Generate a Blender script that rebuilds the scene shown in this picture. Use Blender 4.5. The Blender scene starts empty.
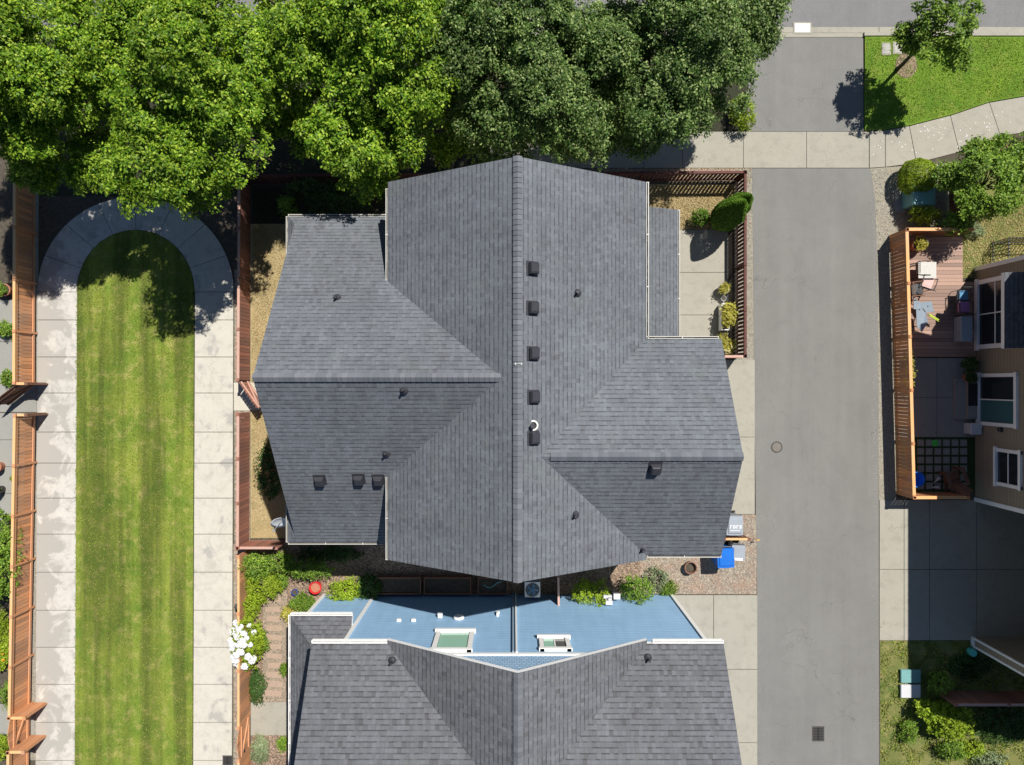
import bpy, math, random
import numpy as np
from mathutils import Vector, Matrix
random.seed(7); RNG = np.random.default_rng(7)
SC = bpy.context.scene
COL = SC.collection

# ------------------------------------------------------------------ camera, sky, sun, exposure
CAMH = 27.0
FPX = 711.0
U = CAMH / FPX                      # metres per ground unit (one unit of the survey grid used below)
cd = bpy.data.cameras.new("camera"); cam = bpy.data.objects.new("camera", cd); COL.objects.link(cam)
cam.location = (0, 0, CAMH); cam.rotation_euler = (0, 0, 0)
cd.sensor_width = 36; cd.lens = FPX / 1024 * 36; cd.clip_end = 2000; cd.clip_start = 0.1
SC.camera = cam
SUN = Vector((.34, .486, 1)).normalized()
w = bpy.data.worlds.new("World"); SC.world = w; w.use_nodes = True
nt = w.node_tree; bg = nt.nodes['Background']
sky = nt.nodes.new('ShaderNodeTexSky'); sky.sky_type = 'NISHITA'; sky.sun_disc = False
sky.sun_elevation = math.asin(SUN.z); sky.sun_rotation = math.atan2(SUN.x, SUN.y); sky.ozone_density = 4.5; sky.dust_density = .3
nt.links.new(sky.outputs[0], bg.inputs[0]); bg.inputs[1].default_value = .052
ld = bpy.data.lights.new("sun", 'SUN'); ld.energy = 5.0; ld.angle = math.radians(.53); ld.color = (1, .955, .88)
sun = bpy.data.objects.new("sun", ld); COL.objects.link(sun)
sun.rotation_euler = SUN.to_track_quat('Z', 'Y').to_euler(); sun.location = (20, 30, 60)
SC.view_settings.view_transform = 'Standard'; SC.view_settings.look = 'None'
SC.view_settings.exposure = .27; SC.view_settings.gamma = 1
SC.render.engine = 'CYCLES'
SC.cycles.use_denoising = True
SC.cycles.max_bounces = 6; SC.cycles.diffuse_bounces = 3; SC.cycles.transparent_max_bounces = 4

# ------------------------------------------------------------------ materials
class G:
    """tiny node graph helper"""
    def __init__(s, name):
        s.m = bpy.data.materials.new(name); s.m.use_nodes = True
        s.t = s.m.node_tree; s.p = s.t.nodes['Principled BSDF']; s.out = s.t.nodes['Material Output']
    def n(s, typ, ins=None, **kw):
        k = s.t.nodes.new(typ)
        for a, b in kw.items(): setattr(k, a, b)
        for a, b in (ins or {}).items():
            if isinstance(b, bpy.types.NodeSocket): s.t.links.new(b, k.inputs[a])
            else: k.inputs[a].default_value = b
        return k
    def math(s, op, a, b=0.0, c=None, clamp=False):
        ins = {0: a, 1: b}
        if c is not None: ins[2] = c
        return s.n('ShaderNodeMath', ins, operation=op, use_clamp=clamp).outputs[0]
    def mix(s, f, a, b, blend='MIX'):
        k = s.n('ShaderNodeMix', data_type='RGBA', blend_type=blend)
        for sock, v in ((k.inputs[0], f), (k.inputs[6], a), (k.inputs[7], b)):
            if isinstance(v, bpy.types.NodeSocket): s.t.links.new(v, sock)
            else:
                if isinstance(v, tuple) and len(v) == 3: v = (*v, 1)
                sock.default_value = v
        return k.outputs[2]
    def noise(s, vec, scale, det=4, rough=.55, dist=0):
        return s.n('ShaderNodeTexNoise', {'Vector': vec, 'Scale': scale, 'Detail': det, 'Roughness': rough, 'Distortion': dist}).outputs[0]
    def ramp(s, f, stops):
        r = s.n('ShaderNodeValToRGB', {0: f}); e = r.color_ramp.elements
        while len(e) > 2: e.remove(e[-1])
        for i, (p, c) in enumerate(stops):
            if i < 2: e[i].position = p
            else: e.new(p)
            c = c if isinstance(c, tuple) else (c, c, c)
            e[i].color = (*c[:3], 1)
        return r.outputs[0]
    def obj(s): return s.n('ShaderNodeNewGeometry').outputs['Position']
    def base(s, c): s.set('Base Color', c)
    def set(s, k, v):
        if isinstance(v, bpy.types.NodeSocket): s.t.links.new(v, s.p.inputs[k])
        else: s.p.inputs[k].default_value = (*v, 1) if isinstance(v, tuple) and len(v) == 3 else v
    def bump(s, h, dist=.01, strength=1):
        s.set('Normal', s.n('ShaderNodeBump', {'Height': h, 'Distance': dist, 'Strength': strength}).outputs[0])

def rgb(r, g, b): return (r, g, b)
def mul(c, k): return tuple(x * k for x in c)

def mat_plain(name, c, rough=.5, var=.18, scale=6, metal=0, bump=0):
    g = G(name); p = g.obj(); n = g.noise(p, scale, 5)
    g.base(g.mix(n, mul(c, 1 - var), mul(c, 1 + var)))
    g.set('Roughness', rough); g.set('Metallic', metal)
    if bump: g.bump(g.noise(p, scale * 8, 3), bump)
    return g.m

def mat_concrete(name, c, stain=.35, patch=None, edge=False):
    g = G(name); p = g.obj()
    col = g.mix(g.noise(p, .9, 6, .6), mul(c, .86), mul(c, 1.1))
    fine = g.ramp(g.noise(p, 38, 3, .7), [(.36, .80), (.62, 1.08)])
    col = g.mix(.8, col, fine, 'MULTIPLY')
    st = g.ramp(g.noise(p, 3.1, 8, .62, .4), [(.30, .62), (.50, 1.0)])
    col = g.mix(stain, col, st, 'MULTIPLY')
    if patch is not None:                # lighter clean areas with crisp torn edges, left after washing
        f = g.noise(p, patch[0], 9, .58, .5)
        if edge:       # run-off dirt gathers along the west kerb of the west walk
            sx = g.n('ShaderNodeSeparateXYZ', {0: p}).outputs[0]
            f = g.math('ADD', f, g.n('ShaderNodeMapRange', {'Value': sx, 'From Min': (42 - 512) * U, 'From Max': (74 - 512) * U, 'To Min': -.13, 'To Max': .10}).outputs[0])
            cream = g.n('ShaderNodeMapRange', {'Value': sx, 'From Min': (150 - 512) * U, 'From Max': (190 - 512) * U, 'To Min': 0.0, 'To Max': .55}).outputs[0]
            col = g.mix(cream, col, mul((c[0] * .93, c[1] * .90, c[2] * .82), 1.0))
            col = g.mix(.9, col, g.ramp(g.noise(p, 1.9, 8, .7, .8), [(.30, .78), (.46, 1.0), (.7, 1.05)]), 'MULTIPLY')
        m = g.ramp(f, [(patch[1] - .03, 0.0), (patch[1] + .015, .8), (patch[1] + .07, 1.0)])
        m2 = g.ramp(g.noise(p, 9, 4, .6), [(.2, .6), (.35, 1.0)])
        col = g.mix(g.mix(1.0, m, m2, 'MULTIPLY'), mul(c, patch[3]), mul(col, 1) if isinstance(col, tuple) else col)
        col = g.mix(g.math('MULTIPLY', m, 0.0), col, col)
    cv = g.n('ShaderNodeVectorMath', {0: p, 1: g.n('ShaderNodeTexNoise', {'Vector': p, 'Scale': 2.5, 'Detail': 4}).outputs[1]}, operation='ADD').outputs[0]
    cr = g.n('ShaderNodeTexVoronoi', {'Vector': cv, 'Scale': .55}, feature='DISTANCE_TO_EDGE').outputs[0]
    col = g.mix(g.mix(1.0, g.ramp(cr, [(.0, 1.0), (.007, 0.0)]), g.ramp(g.noise(p, .8, 2), [(.54, 0.0), (.60, .6)]), 'MULTIPLY'), col, mul(c, .35))
    spk = g.ramp(g.noise(p, 15, 2, .5), [(.73, 0.0), (.76, 1.0)])
    col = g.mix(g.math('MULTIPLY', spk, .3), col, mul(c, .35))
    g.base(col); g.set('Roughness', .9); g.bump(g.noise(p, 60, 4, .7), .006)
    return g.m

def mat_asphalt(name, c):
    g = G(name); p = g.obj()
    col = g.mix(g.noise(p, .35, 5, .6), mul(c, .84), mul(c, 1.14))
    # long wheel tracks down the lane
    sep = g.n('ShaderNodeSeparateXYZ', {0: p})
    tv = g.n('ShaderNodeCombineXYZ', {0: g.math('MULTIPLY', sep.outputs[0], 2.2), 1: g.math('MULTIPLY', sep.outputs[1], .12)}).outputs[0]
    col = g.mix(.55, col, g.ramp(g.noise(tv, 1, 4, .6), [(.3, .90), (.68, 1.08)]), 'MULTIPLY')
    col = g.mix(.8, col, g.ramp(g.noise(p, 55, 3, .8), [(.32, .70), (.68, 1.25)]), 'MULTIPLY')
    cr = g.n('ShaderNodeTexVoronoi', {'Vector': g.n('ShaderNodeVectorMath', {0: p, 1: g.n('ShaderNodeTexNoise', {'Vector': p, 'Scale': 1.5}).outputs[1]}, operation='ADD').outputs[0], 'Scale': .33}, feature='DISTANCE_TO_EDGE').outputs[0]
    col = g.mix(.9, col, g.ramp(g.noise(p, 1.7, 7, .7, .5), [(.28, .91), (.5, 1.0), (.74, 1.05)]), 'MULTIPLY')
    col = g.mix(g.ramp(g.noise(p, 7, 2, .5), [(.75, 0.0), (.78, .5)]), col, mul(c, .5))
    line = g.ramp(cr, [(.0, 1.0), (.0045, 0.0)])
    brk = g.ramp(g.noise(p, .6, 2), [(.5, 0.0), (.56, .45)])
    col = g.mix(g.mix(1.0, line, brk, 'MULTIPLY'), col, mul(c, .35))
    g.base(col); g.set('Roughness', .85); g.bump(g.noise(p, 90, 3, .7), .008)
    return g.m

def mat_soil(name, c1, c2, c3, scale=9, vor=0, vc=1.0):
    g = G(name); p = g.obj()
    col = g.mix(g.ramp(g.noise(p, scale, 6, .7), [(.38, 0.0), (.62, 1.0)]), c1, c2)
    col = g.mix(g.ramp(g.noise(p, scale * .22, 4), [(.45, 0.0), (.62, .8)]), col, c3)
    if vor:
        v = g.n('ShaderNodeTexVoronoi', {'Vector': p, 'Scale': vor})
        sp = g.n('ShaderNodeSeparateColor', {0: v.outputs['Color']}).outputs[0]
        col = g.mix(.9, col, g.ramp(sp, [(.0, 1 - .55 * vc), (.6, 1.0), (1.0, 1 + .8 * vc)]), 'MULTIPLY')
        g.bump(v.outputs['Distance'], .02)
    else: g.bump(g.noise(p, scale * 5, 4, .7), .03)
    g.base(col); g.set('Roughness', .95)
    return g.m

def mat_lawn(name, c1, c2, c3, stripes=False):
    g = G(name); p = g.obj()
    sep = g.n('ShaderNodeSeparateXYZ', {0: p})
    col = g.mix(g.ramp(g.noise(p, .8, 6, .65), [(.35, 0.0), (.65, 1.0)]), c1, c2)
    col = g.mix(g.ramp(g.noise(p, 2.3, 7, .7), [(.50, 0.0), (.68, .8)]), col, c3)
    if stripes:                          # mowing lanes: grass bent two ways
        sv = g.n('ShaderNodeCombineXYZ', {0: g.math('MULTIPLY', sep.outputs[0], 1.25), 1: g.math('MULTIPLY', sep.outputs[1], .06)}).outputs[0]
        col = g.mix(.8, col, g.ramp(g.noise(sv, 1.25, 3, .6), [(.40, .52), (.58, 1.30)]), 'MULTIPLY')
    col = g.mix(.8, col, g.ramp(g.noise(p, 28, 3, .8), [(.3, .6), (.7, 1.35)]), 'MULTIPLY')
    g.base(col); g.set('Roughness', .9); g.bump(g.noise(p, 45, 4, .8), .05)
    return g.m

def mat_shingle(name, c, row=.140, tab=.115, contrast=1.0):
    g = G(name)
    uv = g.n('ShaderNodeUVMap').outputs[0]; s = g.n('ShaderNodeSeparateXYZ', {0: uv})
    wob = g.math('MULTIPLY', g.math('SUBTRACT', g.noise(uv, 1.2, 2), .5), .02)
    v = g.math('DIVIDE', g.math('ADD', s.outputs[1], wob), row); ri = g.math('FLOOR', v); fr = g.math('FRACT', v)
    rr = g.n('ShaderNodeTexWhiteNoise', {'W': ri}, noise_dimensions='1D').outputs[0]
    u = g.math('ADD', g.math('DIVIDE', s.outputs[0], tab), g.math('MULTIPLY', rr, 17.3))
    ti = g.math('FLOOR', u); fu = g.math('FRACT', u)
    cell = g.n('ShaderNodeCombineXYZ', {0: ti, 1: ri}).outputs[0]
    wn = g.n('ShaderNodeTexWhiteNoise', {'Vector': cell}, noise_dimensions='2D')
    r1 = wn.outputs[0]; r2 = g.n('ShaderNodeSeparateColor', {0: wn.outputs[1]}).outputs[1]
    col = g.mix(r1, mul(c, 1 - .07 * contrast), mul(c, 1 + .07 * contrast))
    # a few odd darker / browner tabs
    odd = g.ramp(r2, [(.93, 0.0), (.96, .38 * contrast)])
    col = g.mix(odd, col, (c[0] * .66, c[1] * .62, c[2] * .60))
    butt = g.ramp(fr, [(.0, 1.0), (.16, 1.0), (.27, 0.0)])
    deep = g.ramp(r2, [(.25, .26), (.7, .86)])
    col = g.mix(g.mix(1.0, butt, deep, 'MULTIPLY'), col, mul(c, .30))  # shadow line below each shingle butt, painted into the colour
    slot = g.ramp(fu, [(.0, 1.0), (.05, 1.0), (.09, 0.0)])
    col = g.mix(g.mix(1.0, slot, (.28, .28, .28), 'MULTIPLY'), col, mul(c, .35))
    pos = g.obj()
    # run-off streaks down the slope, bleached areas, slight lichen tint
    st = g.n('ShaderNodeCombineXYZ', {0: g.math('MULTIPLY', s.outputs[0], 3.2), 1: g.math('MULTIPLY', s.outputs[1], .35)}).outputs[0]
    col = g.mix(.8, col, g.ramp(g.noise(st, 1.0, 5, .65), [(.3, .86), (.7, 1.12)]), 'MULTIPLY')
    col = g.mix(.9, col, g.ramp(g.noise(pos, .33, 6, .62), [(.3, .84), (.7, 1.16)]), 'MULTIPLY')
    col = g.mix(g.ramp(g.noise(pos, .8, 7, .7), [(.56, 0.0), (.72, .35)]), col, (c[0] * 1.02, c[1] * 1.08, c[2] * .86))
    # long laminate pieces: some runs of tabs sit a shade darker
    u2 = g.math('FLOOR', g.math('ADD', g.math('DIVIDE', s.outputs[0], .9), g.math('MULTIPLY', rr, 9.7)))
    w2 = g.n('ShaderNodeTexWhiteNoise', {'Vector': g.n('ShaderNodeCombineXYZ', {0: u2, 1: ri}).outputs[0]}, noise_dimensions='2D').outputs[0]
    col = g.mix(.6, col, g.ramp(w2, [(.0, .90), (1.0, 1.10)]), 'MULTIPLY')
    col = g.mix(.7, col, g.ramp(g.noise(pos, 45, 3, .85), [(.3, .68), (.7, 1.30)]), 'MULTIPLY')
    g.base(col); g.set('Roughness', .88)
    h = g.math('ADD', g.math('MULTIPLY', g.math('SUBTRACT', 1.0, fr), .7), g.math('MULTIPLY', r1, .5))
    g.bump(h, .012, .55)
    return g.m

def mat_siding(name, c, lap=.16):
    g = G(name); p = g.obj(); s = g.n('ShaderNodeSeparateXYZ', {0: p})
    fr = g.math('FRACT', g.math('DIVIDE', s.outputs[2], lap))
    col = g.mix(g.noise(p, 1.1, 5), mul(c, .93), mul(c, 1.06))
    sv = g.n('ShaderNodeCombineXYZ', {0: s.outputs[0], 1: s.outputs[1], 2: g.math('MULTIPLY', s.outputs[2], 9)}).outputs[0]
    col = g.mix(.5, col, g.ramp(g.noise(sv, 1.4, 3), [(.3, .88), (.7, 1.1)]), 'MULTIPLY')
    ed = g.ramp(fr, [(.0, 1.0), (.07, .75), (.12, 0.0)])
    col = g.mix(g.mix(1.0, ed, (.75, .75, .75), 'MULTIPLY'), col, mul(c, .35))
    dr = g.n('ShaderNodeCombineXYZ', {0: g.math('MULTIPLY', s.outputs[0], 5), 1: g.math('MULTIPLY', s.outputs[1], 5), 2: g.math('MULTIPLY', s.outputs[2], .5)}).outputs[0]
    col = g.mix(.6, col, g.ramp(g.noise(dr, 1.0, 5, .7), [(.3, .88), (.6, 1.04)]), 'MULTIPLY')
    g.base(col); g.set('Roughness', .65); g.bump(g.math('SUBTRACT', 1.0, fr), .018)
    return g.m

def mat_wood(name, c, grey=.26, rough=.75):
    g = G(name); p = g.obj()
    oi = g.n('ShaderNodeNewGeometry').outputs['Random Per Island']
    col = g.mix(oi, mul(c, .66), mul(c, 1.28))
    s = g.n('ShaderNodeSeparateXYZ', {0: p})
    gv = g.n('ShaderNodeCombineXYZ', {0: g.math('MULTIPLY', s.outputs[0], 14), 1: g.math('MULTIPLY', s.outputs[1], 14), 2: s.outputs[2]}).outputs[0]
    col = g.mix(.7, col, g.ramp(g.noise(gv, 2.2, 4, .7), [(.3, .72), (.7, 1.2)]), 'MULTIPLY')
    lum = sum(c) / 3
    col = g.mix(g.math('MULTIPLY', g.noise(p, 1.4, 4), grey * 2), col, (lum, lum * .95, lum * .9))
    g.base(col); g.set('Roughness', rough)
    return g.m

def mat_leaf(name, ca, cb, cc, trans=.3, rough=.42):
    g = G(name)
    r = g.n('ShaderNodeNewGeometry').outputs['Random Per Island']; p = g.obj()
    col = g.ramp(r, [(.0, ca), (.55, cb), (1.0, cc)])
    col = g.mix(.6, col, g.ramp(g.noise(p, .9, 3), [(.32, .60), (.68, 1.38)]), 'MULTIPLY')
    g.base(col); g.set('Roughness', rough); g.set('Specular IOR Level', .25)
    tr = g.n('ShaderNodeBsdfTranslucent', {'Color': g.mix(1.0, col, (1.25, 1.25, .45), 'MULTIPLY')})
    mx = g.n('ShaderNodeMixShader', {0: trans, 1: g.p.outputs[0], 2: tr.outputs[0]})
    g.t.links.new(mx.outputs[0], g.out.inputs[0])
    return g.m

def mat_glass(name, c):
    g = G(name); g.base(c); g.set('Roughness', .12); g.set('Specular IOR Level', .6); return g.m

MT = dict(
    roof=mat_shingle('roof_shingle', (.132, .144, .163), contrast=1.3),
    roof_b=mat_shingle('roof_shingle_neighbour', (.120, .124, .138), contrast=1.9),
    white=mat_plain('white_paint', (.88, .87, .85), .45, .06),
    gutter=mat_plain('gutter_paint', (.50, .49, .45), .4, .12, 3),
    gutterin=mat_soil('gutter_litter', (.05, .04, .03), (.12, .09, .06), (.10, .08, .06), 12),
    blue=mat_siding('blue_siding', (.27, .45, .66)),
    beige=mat_siding('beige_siding', (.29, .235, .165)),
    tan=mat_siding('grey_green_siding', (.30, .30, .25)),
    conc=mat_concrete('concrete', (.36, .34, .285)),
    conc_old=mat_concrete('walk_concrete', (.56, .54, .495), .7, (1.15, .50, 0, .66), True),
    conc_cream=mat_concrete('cream_concrete', (.56, .525, .44), .35, (.7, .36, 0, .74)),
    conc_grey=mat_concrete('grey_concrete', (.30, .295, .27), .2),
    asphalt=mat_asphalt('lane_asphalt', (.192, .189, .178)),
    asphalt_st=mat_asphalt('street_asphalt', (.19, .188, .188)),
    joint=mat_soil('joint_dirt', (.07, .065, .05), (.12, .11, .08), (.09, .10, .05), 12),
    soil=mat_soil('bare_soil', (.06, .05, .038), (.12, .10, .075), (.085, .07, .05), 7),
    mulch=mat_soil('bark_mulch', (.16, .11, .08), (.33, .24, .17), (.25, .18, .13), 14, 26),
    gravel=mat_soil('pea_gravel', (.24, .19, .145), (.38, .33, .26), (.33, .23, .17), 8, 30, .65),
    gravel_g=mat_soil('grey_gravel', (.27, .25, .20), (.35, .32, .26), (.31, .28, .21), 8, 40, .5),
    lawn=mat_lawn('lawn_turf', (.13, .215, .020), (.25, .30, .040), (.42, .38, .12), True),
    turf=mat_lawn('verge_turf', (.12, .24, .014), (.20, .32, .022), (.30, .34, .06)),
    dry=mat_lawn('dry_turf', (.44, .34, .17), (.54, .43, .23), (.32, .28, .13)),
    weedy=mat_lawn('weedy_turf', (.13, .18, .035), (.24, .24, .07), (.40, .33, .13)),
    cedar=mat_wood('orange_cedar', (.64, .26, .085)),
    cedar_deep=mat_wood('deep_orange_cedar', (.55, .19, .04)),
    cedar_deepcap=mat_wood('bright_orange_rail', (.82, .38, .09)),  # cap rail in a brighter orange than the boards
    cedar_cap=mat_wood('pale_cedar_rail', (.84, .43, .13)),
    redwood=mat_wood('red_stain_wood', (.36, .125, .075)),
    redcap=mat_wood('faded_red_rail', (.58, .31, .23)),
    darkred=mat_wood('dark_red_wood', (.125, .026, .018)),
    brownw=mat_wood('brown_wood', (.22, .09, .045)),
    deck=mat_wood('deck_board', (.35, .215, .16), .12),
    bark=mat_plain('bark', (.085, .065, .045), .9, .4, 9, 0, .02),
    black=mat_plain('black_metal', (.025, .026, .03), .45, .3, 20),
    vent=mat_plain('roof_vent_plastic', (.033, .034, .042), .5, .25, 10),
    dark=mat_plain('dark_recess', (.012, .012, .012), .8, .2),
    steel=mat_plain('galvanised_steel', (.45, .46, .47), .4, .15, 6, .5),
    iron=mat_plain('cast_iron', (.075, .07, .065), .7, .3, 30, .2, .004),
    glass=mat_glass('dark_glass', (.02, .025, .03)),
    blind=mat_glass('green_blind_glass', (.36, .62, .48)),
    tealglass=mat_glass('teal_glass', (.05, .13, .14)),
    greyglass=mat_glass('grey_glass', (.13, .13, .13)),
    binblue=mat_plain('blue_plastic', (.012, .14, .55), .35, .15, 4),
    bingrey=mat_plain('grey_plastic', (.30, .33, .37), .4, .1, 4),
    teal=mat_plain('teal_steel', (.16, .34, .33), .5, .15, 4),
    palebox=mat_plain('pale_lid', (.55, .56, .58), .55, .1, 4),
    terra=mat_plain('terracotta', (.42, .17, .10), .8, .2, 8),
    red=mat_plain('red_glaze', (.62, .03, .03), .3, .12, 8),
    cobalt=mat_plain('blue_glaze', (.02, .07, .30), .25, .2, 8),
    stone=mat_plain('pale_stone', (.50, .48, .44), .6, .25, 30),
    pink=mat_plain('pink_cushion', (.62, .42, .39), .9, .12, 20),
    purple=mat_plain('purple_cushion', (.36, .16, .34), .9, .15, 12),
    bluecush=mat_plain('blue_cushion', (.10, .26, .42), .9, .2, 20),
    greyfab=mat_plain('grey_fabric', (.27, .33, .39), .9, .15, 10),
    lime=mat_plain('lime_paint', (.50, .62, .05), .5, .1, 8),
    green=mat_plain('green_plastic', (.06, .55, .08), .5, .1, 8),
    tealp=mat_plain('teal_plastic', (.08, .50, .42), .5, .1, 8),
    petal=mat_plain('white_petals', (.80, .80, .82), .8, .1, 40),
    petal_y=mat_plain('yellow_petals', (.75, .42, .02), .8, .2, 20),
    petal_p=mat_plain('pale_yellow_petals', (.72, .66, .35), .8, .2, 20),
    maple=mat_leaf('maple_leaf', (.045, .12, .007), (.15, .28, .014), (.40, .52, .055), .26, .5),
    oak=mat_leaf('dark_tree_leaf', (.034, .080, .016), (.095, .175, .035), (.36, .45, .16), .28, .5),
    limeleaf=mat_leaf('lime_leaf', (.16, .25, .012), (.25, .35, .02), (.36, .46, .045), .25, .6),
    midleaf=mat_leaf('mid_leaf', (.07, .16, .018), (.16, .27, .03), (.30, .42, .06), .25, .5),
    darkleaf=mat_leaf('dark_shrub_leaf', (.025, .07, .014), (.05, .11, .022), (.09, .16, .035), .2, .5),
    cypress=mat_leaf('cypress_leaf', (.06, .14, .012), (.10, .20, .015), (.16, .28, .03), .15, .7),
    greyleaf=mat_leaf('grey_green_leaf', (.14, .20, .10), (.22, .28, .14), (.34, .38, .22), .2, .6),
    yelleaf=mat_leaf('yellow_leaf', (.30, .30, .03), (.42, .38, .06), (.55, .50, .16), .25, .6),
    dust=mat_soil('dusty_path', (.24, .19, .14), (.36, .29, .22), (.30, .24, .18), 10, 30, .5),
    shade_soil=mat_soil('soil_with_tree_shade', (.022, .022, .012), (.05, .048, .028), (.035, .04, .018), 9),  # soil darkened to stand in for the full shade under the trees
    moss=mat_soil('moss_joint', (.02, .05, .012), (.05, .09, .02), (.03, .06, .015), 12),
    blade=mat_leaf('grass_blade', (.13, .215, .018), (.22, .28, .035), (.38, .36, .09), .2, .7),
    bladeg=mat_leaf('verge_blade', (.10, .23, .014), (.18, .32, .022), (.28, .38, .05), .2, .7),
    bladew=mat_leaf('weed_blade', (.12, .16, .04), (.20, .23, .06), (.34, .32, .12), .15, .8),
    bladed=mat_leaf('dry_blade', (.38, .29, .14), (.47, .37, .19), (.56, .45, .25), .15, .8),
)

# ------------------------------------------------------------------ mesh helpers
class MB:
    def __init__(s): s.v = []; s.f = []; s.mi = []; s.uv = {}
    def face(s, idx, mi=0, uv=None):
        if uv: s.uv[len(s.f)] = uv
        s.f.append(tuple(idx)); s.mi.append(mi)
    def poly(s, pts, mi=0, uv=None):
        b = len(s.v); s.v += [tuple(p) for p in pts]; s.face(range(b, b + len(pts)), mi, uv)
    def box(s, c, sx, sy, sz, M=None, mi=0, taper=1.0):
        """centre, full sizes, optional 3x3 matrix of axes"""
        b = len(s.v); c = Vector(c)
        for z in (-.5, .5):
            k = 1.0 if z < 0 else taper
            for x, y in ((-.5, -.5), (.5, -.5), (.5, .5), (-.5, .5)):
                d = Vector((x * sx * k, y * sy * k, z * sz))
                if M is not None: d = M @ d
                s.v.append(tuple(c + d))
        for q in ((3, 2, 1, 0), (4, 5, 6, 7), (0, 1, 5, 4), (1, 2, 6, 5), (2, 3, 7, 6), (3, 0, 4, 7)):
            s.face([b + i for i in q], mi)
    def bar(s, a, b_, wx, wz, mi=0, up=(0, 0, 1)):
        a = Vector(a); b_ = Vector(b_); d = b_ - a; L = d.length
        if L < 1e-6: return
        x = d / L; upv = Vector(up)
        if abs(x.dot(upv)) > .98: upv = Vector((0, 1, 0))
        y = upv.cross(x).normalized(); z = x.cross(y)
        M = Matrix((x, y, z)).transposed()
        s.box((a + b_) / 2, L, wx, wz, M, mi)
    def tube(s, pts, rads, n=8, mi=0, caps=True):
        rings = []
        for i, p in enumerate(pts):
            p = Vector(p); a = Vector(pts[max(0, i - 1)]); c = Vector(pts[min(len(pts) - 1, i + 1)])
            d = (c - a).normalized() if (c - a).length > 1e-9 else Vector((0, 0, 1))
            up = Vector((0, 0, 1)) if abs(d.z) < .9 else Vector((1, 0, 0))
            x = up.cross(d).normalized(); y = d.cross(x)
            r = rads[i] if hasattr(rads, '__len__') else rads
            b = len(s.v)
            for k in range(n):
                t = 2 * math.pi * k / n
                s.v.append(tuple(p + x * (math.cos(t) * r) + y * (math.sin(t) * r)))
            rings.append(b)
        for r0, r1 in zip(rings, rings[1:]):
            for k in range(n): s.face((r0 + k, r0 + (k + 1) % n, r1 + (k + 1) % n, r1 + k), mi)
        if caps:
            s.face([rings[0] + k for k in range(n)][::-1], mi); s.face([rings[-1] + k for k in range(n)], mi)
    def lathe(s, c, prof, n=20, mi=0):
        c = Vector(c); rings = []
        for r, z in prof:
            b = len(s.v)
            for k in range(n):
                t = 2 * math.pi * k / n; s.v.append((c.x + r * math.cos(t), c.y + r * math.sin(t), c.z + z))
            rings.append(b)
        for r0, r1 in zip(rings, rings[1:]):
            for k in range(n): s.face((r0 + k, r0 + (k + 1) % n, r1 + (k + 1) % n, r1 + k), mi)
        s.face([rings[0] + k for k in range(n)][::-1], mi); s.face([rings[-1] + k for k in range(n)], mi)
    def prism(s, top, depth, mi_top=0, mi_side=1, uv=None, mi_bot=None):
        """polygon (counter clockwise from above) pushed straight down"""
        n = len(top); b = len(s.v)
        s.v += [tuple(p) for p in top] + [(p[0], p[1], p[2] - depth) for p in top]
        s.face(range(b, b + n), mi_top, uv)
        s.face([b + n + i for i in range(n)][::-1], mi_side if mi_bot is None else mi_bot)
        for i in range(n):
            j = (i + 1) % n; s.face((b + j, b + i, b + n + i, b + n + j), mi_side)
    def build(s, name, mats, parent=None, loc=None, smooth=False):
        me = bpy.data.meshes.new(name)
        off = Vector(loc) if loc is not None else Vector((0, 0, 0))
        vv = [(x - off.x, y - off.y, z - off.z) for x, y, z in s.v]
        me.from_pydata(vv, [], s.f)
        mats = mats if isinstance(mats, (list, tuple)) else [mats]
        for m in mats: me.materials.append(m)
        me.polygons.foreach_set('material_index', s.mi)
        if s.uv:
            lay = me.uv_layers.new(name='UVMap')
            for fi, uv in s.uv.items():
                for li, c in zip(me.polygons[fi].loop_indices, uv): lay.data[li].uv = c
        if smooth: me.polygons.foreach_set('use_smooth', [True] * len(s.f))
        me.update()
        o = bpy.data.objects.new(name, me); COL.objects.link(o)
        if loc is not None: o.location = loc
        if parent:
            o.parent = parent
            if loc is None: o.location = tuple(-c for c in parent.location)   # vertices given in world space
        return o

def tag(o, label=None, cat=None, group=None, kind=None):
    if label: o['label'] = label
    if cat: o['category'] = cat
    if group: o['group'] = group
    if kind: o['kind'] = kind
    return o
def thing(name, label, cat, loc=(0, 0, 0), group=None, rz=0):
    o = bpy.data.objects.new(name, None); COL.objects.link(o); o.location = loc; o.rotation_euler = (0, 0, rz)
    o.empty_display_size = .3
    return tag(o, label, cat, group)
def local(mb, name, mats, parent, smooth=False):      # vertices given in the thing's own space
    o = mb.build(name, mats, None, None, smooth); o.parent = parent; return o
def dup(root, loc, rz=None, label=None):
    r = root.copy(); COL.objects.link(r); r.location = loc
    if rz is not None: r.rotation_euler = (0, 0, rz)
    if label: r['label'] = label
    for ch in list(root.children):
        c = ch.copy(); COL.objects.link(c); c.parent = r
        for g_ in ch.children:
            d = g_.copy(); COL.objects.link(d); d.parent = c
    return r

# survey grid: gx, gy run right / down from (0, 0) at the top left of the plot, 26.3 units to the metre
def W(gx, gy, z=0.0): return Vector(((gx - 512) * U, (382.5 - gy) * U, z))
def C(cx, cy, z=0.0): return Vector((cx * U, -cy * U, z))          # same grid, centred
def above(ix, iy, z):                                               # point at height z on the sight line measured at (ix, iy)
    k = (1 - z / CAMH); return Vector(((ix - 512) * U * k, (382.5 - iy) * U * k, z))

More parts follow.
